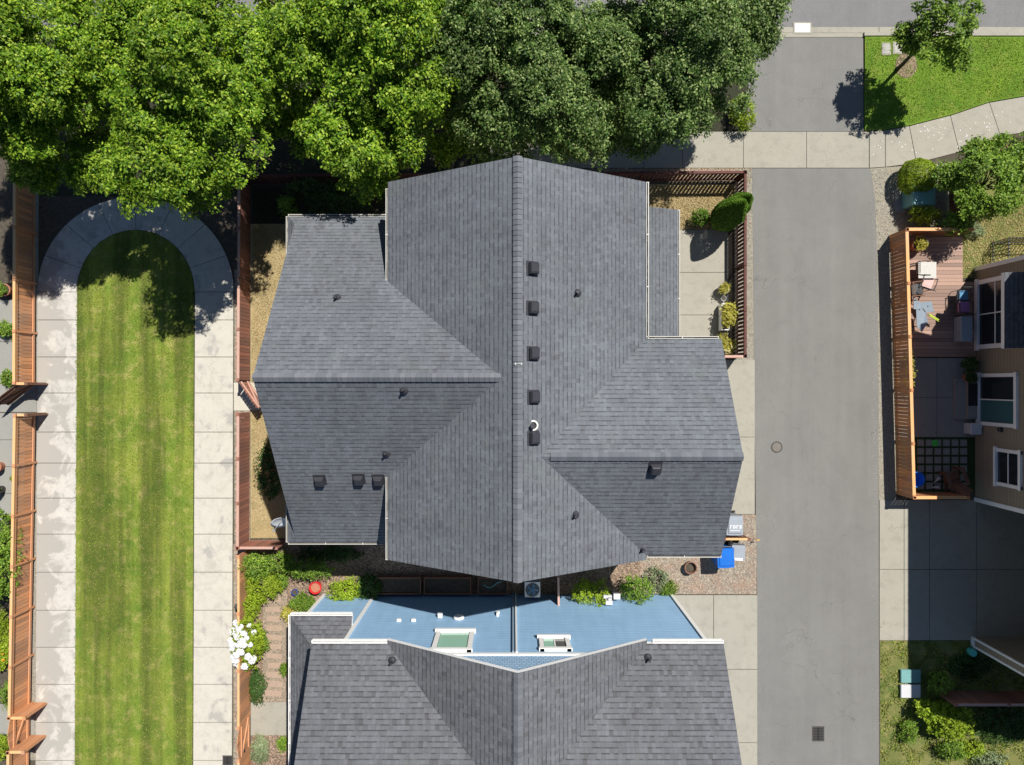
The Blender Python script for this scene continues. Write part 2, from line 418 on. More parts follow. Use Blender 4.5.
def ccw(pts):
    a = sum(p[0] * q[1] - q[0] * p[1] for p, q in zip(pts, pts[1:] + pts[:1]))
    return pts if a > 0 else pts[::-1]
def sheet(name, polys, z, mat, thick=0, label=None, kind='structure', side=None):
    mb = MB()
    for poly in polys:
        pts = ccw([tuple(W(x, y, z)) for x, y in poly])
        if thick: mb.prism(pts, thick, 0, 0)
        else: mb.poly(pts)
    o = mb.build(name, mat); tag(o, label, kind=kind); return o
def rect(x0, y0, x1, y1): return [(x0, y0), (x1, y0), (x1, y1), (x0, y1)]
def slabs(x0, y0, x1, y1, nx, ny, gap=.45, jit=0):
    out = []
    for i in range(nx):
        for j in range(ny):
            a = x0 + (x1 - x0) * i / nx; b = x0 + (x1 - x0) * (i + 1) / nx
            c = y0 + (y1 - y0) * j / ny; d = y0 + (y1 - y0) * (j + 1) / ny
            g_ = gap / 2
            out.append(rect(a + g_ * (i > 0), c + g_ * (j > 0), b - g_ * (i < nx - 1), d - g_ * (j < ny - 1)))
    return out

# ------------------------------------------------------------------ ground and paving
def build_ground():
    mb = MB(); R = 900.0
    mb.poly([(-R, -R, 0), (R, -R, 0), (R, R, 0), (-R, R, 0)])
    tag(mb.build('ground', MT['soil']), kind='structure')
    # street along the top with gutter strip and kerb
    sheet('street', [rect(-3000, -260, 4000, 27)], .012, MT['asphalt_st'])
    sheet('gutter_strip', [rect(a, 27.2, b - .5, 33) for a, b in ((-1600, -700), (-700, 100), (100, 300), (300, 500), (500, 700), (700, 793.5), (811, 879), (879, 960), (960, 1040), (1040, 1400), (1400, 2400))], .022, MT['conc'])
    sheet('kerb', [rect(-1600, 33.3, 752, 37), rect(863, 33.3, 2400, 37)], .12, MT['conc'], .12)
    sheet('kerb_apron', [rect(752.4, 33.3, 862.6, 37.4)], .03, MT['conc'], .02)
    # asphalt crossing and lane
    lane = [(752, 168.4), (869, 168.4), (871, 172), (875, 200), (877, 260), (878.5, 400), (879, 800), (880, 1500), (758, 1500), (757, 800), (757, 600), (756, 520), (754, 400), (753, 260)]
    sheet('alley_road', [lane], .016, MT['asphalt'])
    sheet('road', [[(750, 37.6), (863, 37.6), (863.5, 131.5), (747, 131.5), (748, 90)]], .016, MT['asphalt'])
    # pavement across the lane mouth and round to the right
    pv = slabs(490, 132, 682, 168, 5, 1) + slabs(682.5, 132, 743, 168, 1, 1) + slabs(743.5, 132, 806, 168, 1, 1) + slabs(806.5, 132, 868.5, 168, 1, 1)
    up = [(869, 131.5), (885, 130.5), (909, 126.5), (950, 116), (989, 103), (1030, 96), (1100, 92), (1300, 90)]
    lo = [(869, 168), (885, 167), (916, 163), (959, 152), (1000, 136), (1040, 130), (1105, 127), (1300, 125)]
    for (a, b, c, d) in zip(up, up[1:], lo, lo[1:]):
        pv.append([(a[0] + .3, a[1]), (b[0] - .3, b[1]), (d[0] - .3, d[1]), (c[0] + .3, c[1])])
    sheet('pavement', pv, .03, MT['conc'], .03)
    sheet('pavement_edge', [rect(560, 168.2, 752, 181)], .008, MT['gravel'])
    # green verge top right, planted strip top left
    vg = [(864, 37.6), (1300, 37.6), (1300, 89)] + [(x, y - .6) for x, y in up[::-1]][1:] + [(864, 131)]
    sheet('verge', [vg], .08, MT['turf'], .08)
    sheet('ground', [rect(-1500, 37.6, 746, 131)], .02, MT['shade_soil'])  # planted strip: tree shade put into the soil colour
    # horseshoe walk round the lawn
    cx, cy = 135.5, 292; walk = []
    ys = [292, 320, 357, 393, 432, 463, 498, 534, 572, 610, 647, 684, 722, 760, 800, 850, 900]
    for k, (a, b) in enumerate(zip(ys, ys[1:])):
        t0 = (a - 292) / 500; t1 = (b - 292) / 500
        walk.append([(38 - 2 * t0, a + .3), (77.5 - 2.5 * t0, a + .3), (77.5 - 2.5 * t1, b - .3), (38 - 2 * t1, b - .3)])
        walk.append([(195.5 - 2 * t0, a + .3), (233.5 - 1.5 * t0, a + .3), (233.5 - 1.5 * t1, b - .3), (195.5 - 2 * t1, b - .3)])
    N = 8
    for k in range(N):
        inn = []; outr = []
        for j in range(7):
            t = math.pi * (k + (j / 6) * .985 + .007) / N
            inn.append((cx + .5 - 59 * math.cos(t), cy - 62 * math.sin(t)))
            outr.append((cx + .5 - 98 * math.cos(t), cy - 95 * math.sin(t)))
        walk.append(inn + outr[::-1])
    sheet('walk_bed', [[(37, 292)] + [(136 - 99 * math.cos(t), 292 - 96 * math.sin(t)) for t in np.linspace(0, math.pi, 30)] + [(235, 292), (233, 900), (35, 900)]], .005, MT['joint'])
    sheet('footpath', walk, .03, MT['conc_old'], .024)
    lw = [(136 - 58.4 * math.cos(t), 292 - 61.4 * math.sin(t)) for t in np.linspace(0, math.pi, 40)] + [(192, 900), (75, 900)]
    sheet('lawn', [lw], .04, MT['lawn'], .033)
    # far left: gravel edge, patios of the neighbouring yards
    sheet('gravel_edge', [[(30, 190), (39, 190), (38, 384), (28, 384)], [(30, 414), (37.5, 414), (36, 760), (24, 760)]], .009, MT['gravel_g'])
    sheet('path', slabs(-60, 384, 37, 412, 4, 1) + slabs(-60, 704, 35, 734, 4, 1), .02, MT['conc_grey'], .02)
    sheet('paving', slabs(-160, 300, 22, 383, 6, 2) + slabs(-160, 413, 26, 520, 6, 4), .024, MT['conc_grey'], .02)
    # west yard of the middle house
    sheet('ground', [rect(250.5, 224, 345, 383), rect(250.5, 411, 345, 538)], .012, MT['dry'])
    sheet('ground', [rect(36, 131.5, 489, 196)], .004, MT['shade_soil'])
    sheet('ground', [rect(245, 190, 420, 223)], .01, MT['shade_soil'])
    sheet('fence_gravel', [rect(234.5, 270, 250, 382), rect(234.5, 411, 250, 544), rect(233.5, 544, 246, 900)], .008, MT['gravel'])
    sheet('path', slabs(234, 382.5, 330, 410.5, 3, 1), .02, MT['conc_cream'], .016)
    # garden between the houses and the lower left garden
    sheet('ground', [rect(245, 540, 640, 600), rect(251, 600, 330, 900)], .006, MT['mulch'])
    sheet('path', [[(263, 592), (287, 590), (287, 702), (263, 702)]], .009, MT['dust'])
    sheet('path', slabs(251, 702, 322, 735, 1, 1), .025, MT['conc'], .02)
    # east patio with dry grass
    sheet('dry_grass_plot', [rect(600, 184, 735, 229.5)], .012, MT['dry'])
    sheet('paving', slabs(610, 230, 728, 357.5, 1, 3), .03, MT['conc'], .025)
    sheet('verge_gravel', [[(736, 169), (752, 169), (753, 260), (754, 360), (736, 360)]], .01, MT['gravel_g'])
    sheet('lane_gravel', [[(869, 168.5), (951, 163), (951, 236), (893, 240), (896, 500), (879, 500), (877, 260), (875, 200)]], .009, MT['gravel_g'])
    sheet('driveway', slabs(650, 360, 754.5, 514, 1, 2), .024, MT['conc'], .02)
    sheet('gravel_bed', [rect(640, 514.5, 756.5, 594)], .012, MT['gravel'])
    sheet('driveway', slabs(640, 595, 757, 669, 1, 1, 0)[0:0] + [rect(640, 595, 713.2, 668.8), rect(713.7, 595, 757, 668.8), rect(640, 669.4, 757, 742), rect(640, 742.6, 757, 830)], .026, MT['conc'], .02)
    # right hand house: deck, patio, pavers, driveway, gardens
    dy = []
    for x0, x1 in ((879.3, 903.5), (904, 929), (929.5, 976), (976.5, 1150)):
        for y0, y1 in ((500, 569), (569.5, 640)): dy.append(rect(x0, y0, x1, y1))
    sheet('driveway', dy, .026, MT['conc'], .02)
    sheet('paving', slabs(897, 358, 976, 437, 2, 2), .026, MT['conc_grey'], .02)
    sheet('ground', [[(880, 640.5), (1300, 640.5), (1300, 900), (880, 900)]], .01, MT['weedy'])
    sheet('ground', [[(950, 165), (1300, 128), (1300, 278), (950, 278)]], .01, MT['weedy'])
    gr = []
    for i in range(6):
        for j in range(6):
            x = 917 + i * 8.6; y = 439.5 + j * 8.6; gr.append(rect(x, y, x + 6.6, y + 6.6))
    sheet('paver_moss', [rect(897, 437, 976, 492)], .007, MT['moss'])
    sheet('pavers', gr, .03, MT['conc_grey'], .02)
build_ground()

# stepping bricks in the lower left garden, each one can be lifted out
k = 0
for j in range(11):
    y = 600 + j * 9.3
    mb = MB(); ww = 8.5 + random.uniform(-1, 1)
    c = W(274.5 + random.uniform(-1.2, 1.2), y, .004)
    mb.box((0, 0, 0), ww * 2 * U * random.uniform(.85, 1.05), random.uniform(5.2, 6.8) * U, .05, Matrix.Rotation(random.uniform(-.12, .12), 3, 'Z'), taper=.94)
    o = mb.build('paving_stone', MT['terra_dusty'] if 'terra_dusty' in MT else MT.setdefault('terra_dusty', mat_plain('dusty_brick', (.38, .28, .21), .95, .25, 14, 0, .004)))
    o.location = c
    tag(o, ['first', 'second', 'third', 'fourth', 'fifth', 'sixth', 'seventh', 'eighth', 'ninth', 'tenth', 'last'][j] + ' dusty brick step of the garden path, counted down towards the concrete path', 'paving stone', 'brick steps of the garden path')

# ------------------------------------------------------------------ roofs and houses
ROOF_T = .17
def roof_plane(mb, c0, c1, c2, c3, cap=ROOF_T):
    """c0-c1 is the eave (left to right looking up the slope), c2-c3 the top edge; any 4 or 3 points"""
    pts = [p for p in (c0, c1, c2, c3) if p is not None]
    a = Vector(c0); u = (Vector(c1) - a).normalized()
    n = u.cross(Vector(pts[-1]) - a).normalized(); v = n.cross(u)
    if n.z < 0: n = -n
    uv = [((Vector(p) - a).dot(u) + 20, (Vector(p) - a).dot(v) + 20) for p in pts]
    area = sum(p[0] * q[1] - q[0] * p[1] for p, q in zip(pts, pts[1:] + pts[:1]))
    if area < 0: pts = pts[::-1]; uv = uv[::-1]
    mb.prism(pts, cap, 0, 1, uv)
def ridge_caps(mb, a, b, wv, s0, s1, step=.135):
    """row of bent cap shingles; wv horizontal unit vector across the ridge; s0/s1 slopes either side"""
    a = Vector(a); b = Vector(b); d = b - a; n = max(1, int(d.length / step)); d /= n
    hw = .115
    for i in range(n):
        p = a + d * i; q = p + d * 1.12; lift = .035 + random.uniform(0, .008)
        P = []
        for e, l in ((p, lift + .02), (q, lift)):
            P += [e + wv * hw + Vector((0, 0, -s0 * hw + l)), e + Vector((0, 0, l)), e - wv * hw + Vector((0, 0, -s1 * hw + l))]
        base = len(mb.v); mb.v += [tuple(x) for x in P]
        du = i * .37 + 3
        mb.face((base, base + 1, base + 4, base + 3)); mb.face((base + 1, base + 2, base + 5, base + 4))
        mb.face((base, base + 2, base + 1)); mb.v
def gutter(parent, a, b, out, name='gutter', gm=None):
    """open channel hung outside the edge a-b; out = horizontal unit vector pointing away from the roof"""
    a = Vector(a); b = Vector(b); out = Vector(out); mb = MB(); W_ = .082
    dn = Vector((0, 0, -.03))
    mb.bar(a + out * .012 + dn, b + out * .012 + dn, .014, .09)
    mb.bar(a + out * (W_ - .016) + dn + Vector((0, 0, .0)), b + out * (W_ - .016) + dn, .020, .10)
    mb.bar(a + out * W_ / 2 + Vector((0, 0, -.10)), b + out * W_ / 2 + Vector((0, 0, -.10)), W_, .02)
    d = (b - a).normalized()
    for e in (a, b): mb.bar(e + out * .0 + dn - d * 0, e + out * W_ + dn, .02, .09)
    L = (b - a).length; m = int(L / 1.6)
    for i in range(1, m + 1):
        p = a + d * (i * L / (m + 1)); mb.bar(p + Vector((0, 0, .02)), p + out * W_ + Vector((0, 0, .02)), .03, .012)
    g_ = mb.build(name, MT[gm or ('white' if parent.name.startswith('blue') else 'gutter')], parent)
    lb = MB(); p = a
    while (p - a).length < L - .2:
        l = random.uniform(.1, .7); q = a + d * min(L - .05, (p - a).length + l)
        lb.bar(p + out * W_ / 2 + Vector((0, 0, -.075)), q + out * W_ / 2 + Vector((0, 0, -.075)), .06, .03 + random.uniform(0, .02))
        p = q + d * random.uniform(.02, .5)
    ch = lb.build('leaf_litter', MT['gutterin']); ch['kind'] = 'stuff'; ch.parent = g_; ch.location = (0, 0, 0)
    return g_
def body(mb, x0, x1, y0, y1, hw, ridge=None, hr=0, axis='x', z0=0, mi=0):
    """walls of a rectangular block; centred grid units, hw eave height at walls, hr ridge height (axis = ridge direction)"""
    A, B, Cc, D_ = C(x0, y0), C(x1, y0), C(x1, y1), C(x0, y1)
    def q(p, z): return (p.x, p.y, z)
    if ridge is None:
        for p, r in ((A, B), (B, Cc), (Cc, D_), (D_, A)): mb.poly([q(p, z0), q(r, z0), q(r, hw), q(p, hw)][::-1], mi)
        mb.poly([q(A, hw), q(D_, hw), q(Cc, hw), q(B, hw)], mi); return
    if axis == 'y':
        m0, m1 = C(ridge, y0), C(ridge, y1)
        mb.poly([q(A, z0), q(A, hw), q(m0, hr), q(B, hw), q(B, z0)], mi); mb.poly([q(D_, z0), q(Cc, z0), q(Cc, hw), q(m1, hr), q(D_, hw)], mi)
        mb.poly([q(B, z0), q(B, hw), q(Cc, hw), q(Cc, z0)], mi); mb.poly([q(A, z0), q(D_, z0), q(D_, hw), q(A, hw)], mi)
    else:
        m0, m1 = C(x0, ridge), C(x1, ridge)
        mb.poly([q(A, z0), q(D_, z0), q(D_, hw), q(m0, hr), q(A, hw)], mi); mb.poly([q(B, z0), q(B, hw), q(m1, hr), q(Cc, hw), q(Cc, z0)], mi)
        mb.poly([q(A, z0), q(A, hw), q(B, hw), q(B, z0)], mi); mb.poly([q(D_, z0), q(Cc, z0), q(Cc, hw), q(D_, hw)], mi)
def window(parent, c, u, n, w_, h_, cols=1, rows=1, glass='glass', trim=.09, name='window', glasses=None):
    """c = centre of the bottom edge on the wall face; u along wall, n outward"""
    c = Vector(c); u = Vector(u).normalized(); n = Vector(n).normalized(); z = Vector((0, 0, 1))
    Mx = Matrix((u, n, z)).transposed()
    f = MB(); t = .04
    def part(cu, cz, su, sz, d=.07): f.box(c + u * cu + z * cz + n * (d / 2 - .01), su, d, sz, Mx)
    part(-w_ / 2 + trim / 2, h_ / 2, trim, h_, .08); part(w_ / 2 - trim / 2, h_ / 2, trim, h_, .08)
    part(0, h_ - trim / 2, w_ + .06, trim, .10); part(0, trim / 2, w_ + .1, trim, .12)
    iw = w_ - 2 * trim; ih = h_ - 2 * trim
    for i in range(1, cols): part(-iw / 2 + iw * i / cols, h_ / 2, t, ih, .055)
    for j in range(1, rows): part(0, trim + ih * j / rows, iw, t, .05)
    fo = f.build(name, MT['white'], parent)
    for i in range(cols):
        for j in range(rows):
            g_ = MB(); gw = iw / cols - t * .9; gh = ih / rows - t * .9
            g_.box(c + u * (-iw / 2 + iw * (i + .5) / cols) + z * (trim + ih * (j + .5) / rows) + n * .012, gw, .02, gh, Mx)
            gm = glasses[(i + j * cols) % len(glasses)] if glasses else glass
            p = g_.build('pane', MT[gm]); p.parent = fo; p.location = (0, 0, 0)
    return fo
XP, XN, YP, YN = Vector((1, 0, 0)), Vector((-1, 0, 0)), Vector((0, 1, 0)), Vector((0, -1, 0))

HE = 6.40; P1 = .604; P2 = .73
RISE = P1 * 101.5 * U
def dpipe(parent, p, n, z1, m='gutter'):
    mb = MB(); p = Vector(p) + Vector(n) * .05; mb.box((p.x, p.y, z1 / 2), .07, .07, z1); mb.build('downpipe', MT[m], parent)

def main_house():
    t = thing('duplex_house', 'large house with cross gabled grey shingle roof between the lawn and the lane', 'house', (0, 0, 0))
    r = MB()
    HR = HE + RISE; xr = 3.8
    # main gable, ridge runs up and down
    xl, xR, yt, yb = -94.6, 102.6, -153, 135.4
    roof_plane(r, C(xl, yt, HE), C(xl, yb, HE), C(xr, yb, HR), C(xr, yt, HR))
    roof_plane(r, C(xR, yb, HE), C(xR, yt, HE), C(xr, yt, HR), C(xr, yb, HR))
    # west wing
    hw = 4.70; y0, y1, yr = -137.2, 132, -3.5; hr = hw + 3.77
    roof_plane(r, C(5, y0, hw), C(-178, y0, hw), C(-178, yr, hr), C(5, yr, hr))
    roof_plane(r, C(-178, y1, hw), C(5, y1, hw), C(5, yr, hr), C(-178, yr, hr))
    # little hipped returns at the two west corners
    for s_, yy in ((1, y0), (-1, y1)):
        e = -185; ln = 41 * s_
        ins = 14; up = P2 * ins * U
        roof_plane(r, C(e, yy, hw), C(e, yy + ln, hw), C(e + ins, yy + ln - 0 * s_, hw + up), C(e + ins, yy + ins * s_, hw + up))
        roof_plane(r, C(e, yy, hw), C(e + ins, yy, hw), C(e + ins, yy + ins * s_, hw + up), None)
    # east wing
    ye0, ye1, yer = -33.4, 131.8, 51.2; her = HE + P1 * 85.2 * U; xe = 159.8
    roof_plane(r, C(xe, ye0, HE + .003), C(20, ye0, HE + .003), C(20, yer, her), C(xe, yer, her))
    roof_plane(r, C(20, ye1, HE + .003), C(xe, ye1, HE + .003), C(xe, yer, her), C(20, yer, her))
    # low porch roof on the east side
    hs = 3.24
    roof_plane(r, C(146, -35, hs), C(146, -152, hs), C(97, -152, hs + .40 * 51 * U), C(97, -35, hs + .40 * 51 * U), .14)
    ro = r.build('roof', [MT['roof'], MT['gutter']], t)
    for args in ((C(xr, yb, HR), C(xr, yt, HR), XP, P1, P1), (C(-178, yr, hr), C(-8, yr, hr), YP, P2, P2), (C(xe, yer, her), C(27, yer, her), YP, P1, P1)):
        rc = MB(); ridge_caps(rc, *args); o = rc.build('ridge_cap', MT['capm']); o.parent = ro; o.location = (0, 0, 0)
    wl = MB()
    ov = 12
    body(wl, xl + ov, xR - ov, yt + ov, yb - ov, HE + P1 * ov * U - .2, xr, HR - .2, 'y')
    body(wl, -168, xl + ov + 2, y0 + ov, y1 - ov, hw + P2 * ov * U - .2, yr, hr - .2, 'x')
    body(wl, xR - ov - 2, xe - 10, ye0 + ov, ye1 - ov, HE + P1 * ov * U - .2, yer, her - .2, 'x')
    wl.build('wall', MT['tan'], t)
    for yy in (-148, -100, -50): pm = MB(); pm.box(C(142, yy, hs / 2 - .05), .14, .14, hs - .1); pm.build('porch_post', MT['white'], t)
    # gutters
    gutter(t, C(xl, -148, HE - .05), C(xl, -78, HE - .05), XN)
    gutter(t, C(xl, 72, HE - .05), C(xl, yb, HE - .05), XN)
    gutter(t, C(xR, yt, HE - .05), C(xR, ye0, HE - .05), XP)
    gutter(t, C(xR, ye0, HE - .05), C(xe - 2, ye0, HE - .05), YP)
    gutter(t, C(xR + 1, ye1, HE - .05), C(xe, ye1, HE - .05), YN)
    gutter(t, C(-185, y0, hw - .05), C(xl + 2, y0, hw - .05), YP)
    gutter(t, C(-185, y1, hw - .05), C(xl + 2, y1, hw - .05), YN)
    gutter(t, C(-185, y0, hw - .05), C(-185, y0 + 42, hw - .05), XN)
    gutter(t, C(-185, y1, hw - .05), C(-185, y1 - 42, hw - .05), XN)
    gutter(t, C(146, -152, hs - .05), C(146, -35, hs - .05), XP)
    for p, n in ((C(-168, 110), XN), (C(-85.7, 120), XN), (C(149.8, 118), XP)): dpipe(t, p, n, 4.2)
    # windows and doors
    for yy in (-90, -3, 80): window(t, C(-168, yy, 1.0), YN, XN, 1.5, 1.3, 2)
    for yy in (-40, 34): window(t, C(-168, yy, 4.6), YN, XN, .9, 1.1, 1, 2)
    for xx in (-40, 45): window(t, C(xx, yt + ov, 4.2), XN, YP, 1.2, 1.3, 2); window(t, C(xx, yb - ov, 4.2), XP, YN, 1.2, 1.3, 2)
    window(t, C(149.8, 51, 4.3), YP, XP, 1.5, 1.3, 2)
    # two garage doors facing the lane
    for yy in (12, 82):
        f = MB(); c = C(149.8, yy)
        for kk in range(5): f.box((c.x + .02, c.y, .22 + kk * .43), .05, 2.5, .41)
        d = f.build('garage_door', MT['white'], t)
        h = MB(); h.box((c.x + .06, c.y, .5), .03, .14, .03); h = h.build('handle', MT['black']); h.parent = d; h.location = (0, 0, 0)
    def door(c, u, n):
        f = MB(); Mx = Matrix((u, n, Vector((0, 0, 1)))).transposed()
        f.box(Vector(c) + Vector((0, 0, 1.03)) + n * .03, .92, .06, 2.06, Mx); d = f.build('door', MT['brownw'], t)
        h = MB(); h.box(Vector(c) + Vector((0, 0, 1.0)) + n * .09 + u * .36, .05, .06, .12, Mx); h = h.build('handle', MT['steel']); h.parent = d; h.location = (0, 0, 0)
    door(C(93.3, -90), YP, XP); door(C(-168, 30), YN, XN)
    return t
gcap = G('cap_shingle'); _p = gcap.obj()
gcap.base(gcap.mix(gcap.n('ShaderNodeNewGeometry').outputs['Random Per Island'], (.108, .118, .134), (.155, .166, .184))); gcap.set('Roughness', .9)
MT['capm'] = gcap.m
main_house()

def blue_house():
    t = thing('blue_house', 'house with pale blue walls and white trim under a grey shingle roof', 'house', (0, 0, 0))
    r = MB(); HR = HE + RISE; xr = 4.0
    xl, xR, yt, yb = -95, 103, 196.6, 500
    roof_plane(r, C(xl, yt, HE), C(xl, yb, HE), C(xr, yb, HR), C(xr, yt, HR))
    roof_plane(r, C(xR, yb, HE), C(xR, yt, HE), C(xr, yt, HR), C(xr, yb, HR))
    ey = 199.2; ry = 282; ry1 = 367; hr = HE + P1 * 85 * U
    roof_plane(r, C(161.5, ey, HE), C(103, ey, HE), C(20, ry, hr), C(161.5, ry, hr))
    roof_plane(r, C(30, ry1, HE + .003), C(161.5, ry1, HE + .003), C(161.5, ry, hr), C(30, ry, hr))
    roof_plane(r, C(-95, ey, HE), C(-153, ey, HE), C(-153, ry, hr), C(-12, ry, hr))
    roof_plane(r, C(-153, ry1, HE + .003), C(-20, ry1, HE + .003), C(-20, ry, hr), C(-153, ry, hr))
    # low skirt roof round the north west corner
    e, n_, hs, ps = -195, 205.3, 3.24, .60; ins = 60; upz = hs + ps * ins * U
    roof_plane(r, C(e, n_, hs), C(e, 430, hs), C(e + ins, 430, upz), C(e + ins, n_ + ins, upz), .14)
    roof_plane(r, C(-140.5, n_, hs), C(e, n_, hs), C(e + ins - 3, n_ + ins - 3, upz - ps * 3 * U), C(-140.5, n_ + ins - 3, upz - ps * 3 * U), .14)
    ro = r.build('roof', [MT['roof_b'], MT['white']], t)
    for args in ((C(xr, yt, HR), C(xr, yb, HR), XP, P1, P1), (C(161, ry, hr), C(24, ry, hr), YP, P1, P1), (C(-153, ry, hr), C(-30, ry, hr), YP, P1, P1)):
        rc = MB(); ridge_caps(rc, *args); o = rc.build('ridge_cap', MT['capm']); o.parent = ro; o.location = (0, 0, 0)
    yw = 212
    wl = MB()
    body(wl, -85, 92, yw, 480, HE + P1 * 12 * U - .2, xr, HR - .2, 'y')
    body(wl, 90, 159, yw + .1, 355, HE + .1, ry, hr - .22, 'x')
    body(wl, -137, -83, yw + .1, 355, HE + .1, ry, hr - .22, 'x')
    body(wl, -187, -136, yw + .2, 420, hs - .02)
    wl.build('wall', MT['blue'], t)
    # shingled gable triangle above the belt board
    g = G('blue_gable_shingle'); uv = g.n('ShaderNodeUVMap').outputs[0]
    b = g.n('ShaderNodeTexBrick', {'Vector': uv, 'Color1': (.29, .46, .66, 1), 'Color2': (.37, .54, .72, 1), 'Mortar': (.18, .28, .40, 1), 'Scale': 1, 'Mortar Size': .012, 'Brick Width': .14, 'Row Height': .13, 'Bias': 0})
    g.base(b.outputs[0]); g.set('Roughness', .7); g.bump(b.outputs[1], .01, -1)
    gb = MB(); zb = 6.05; hrw = HR - .2; half = (hrw - zb) / P1 / U
    zw = HE + P1 * 12 * U - .2
    pts = [C(xr - half * 0 - 88.5, yw - .5, zb), C(xr + 88, yw - .5, zb), C(xr + 88, yw - .5, zw), C(xr, yw - .5, hrw), C(xr - 88.5, yw - .5, zw)]
    gb.poly([tuple(p) for p in pts][::-1], 0, [((p.x), p.z) for p in pts][::-1])
    gb.build('gable_shingles', g.m, t)
    tr = MB()
    tr.bar(C(-86, yw - .9, 6.03), C(93, yw - .9, 6.03), .06, .13); tr.build('belt_board', MT['white'], t); tr = MB()
    tr.bar(C(3.6, yw - .9, .1), C(3.6, yw - .9, 5.97), .05, .11, up=(0, 1, 0)); tr.build('seam_board', MT['white'], t)
    for xx, z1 in ((158.6, 6.3), (-136.8, 6.3), (-186.8, 3.15)):
        tr = MB(); tr.box(C(xx, yw - .8, z1 / 2 + .05), .11, .05, z1)
        s_ = 1 if xx > 0 else -1
        tr.box(C(xx + s_ * .6, yw + 1.4, z1 / 2 + .05), .05, .14, z1); tr.build('corner_board', MT['white'], t)
    dp = MB(); dp.box(C(1.0, yw - 1.6, 2.95), .05, .06, 5.9); dp.build('downpipe', MT['gutterb'], t)
    gutter(t, C(xR + 5, ey, HE - .05), C(161.5, ey, HE - .05), YP)
    gutter(t, C(-153, ey, HE - .05), C(xl + 1, ey, HE - .05), YP)
    gutter(t, C(e, n_, hs - .04), C(-141, n_, hs - .04), YP)
    gutter(t, C(e, n_, hs - .04), C(e, 430, hs - .04), XN)
    dk = MB(); dk.bar(C(-146, 262, 4.42), C(-146, 420, 4.42), .05, .05)
    # windows on the north wall
    y = yw - .6
    window(t, C(-47.8, y, 4.06), XN, YP, 1.21, 1.76, 1, 1, 'blind', .14)
    window(t, C(34.5, y, 4.62), XN, YP, .94, 1.13, 2, 1, 'blind', .13, glasses=['greyglass', 'blind'])
    for yy in (250, 330): window(t, C(-187, yy, .9), YN, XN, 1.2, 1.3, 2)
    for yy in (250, 320): window(t, C(159, yy, 4.2), YP, XP, 1.2, 1.2, 2)
    # wall fittings
    m = MB(); m.lathe((0, 0, 0), [(.0, -.02), (.17, -.02), (.19, .03), (.15, .09), (.07, .13), (0.01, .14)], 16)
    f = m.build('dryer_vent', MT['white'], None, None, True); f.parent = t; f.location = C(-47.5, yw - 1, 2.85); f.rotation_euler = (-math.pi / 2, 0, 0)
    m = MB(); c = C(-64.5, yw - 2.4, 2.75); m.box(c, .15, .12, .10); m.box(c + Vector((0, .07, -.02)), .17, .02, .15); m.build('wall_vent', MT['white'], t)
    for xx, zz in ((-87, 3.1), (-100, 3.1)):
        m = MB(); c = C(xx, yw - 1.4, zz); m.box(c, .15, .07, .05); m.box(c + Vector((0, .04, -.01)), .12, .03, .08); m.build('soffit_light', MT['white'], t)
    m = MB(); c = C(-13, yw - 1.8, 2.45); m.box(c, .07, .12, .22); m.box(c + Vector((0, 0, -.14)), .11, .1, .05); m.build('wall_lamp', MT['white'], t)
    m = MB(); c = C(92, yw - 3.5, 1.3); m.box(c, .24, .14, .34); m.box(c + Vector((.0, .09, -.3)), .30, .12, .12); m.box(c + Vector((.04, .1, .02)), .12, .08, .14); m.build('electric_meter', MT['palebox'], t)
    m = MB(); c = C(101, yw - 6, .9); m.box(c, .24, .2, .26); m.tube([c, c + Vector((0, 0, -.9))], .03); m.build('gas_meter', MT['palebox'], t)
    return t
MT['gutterb'] = mat_plain('blue_downpipe', (.30, .40, .50), .4, .05)
blue_house()

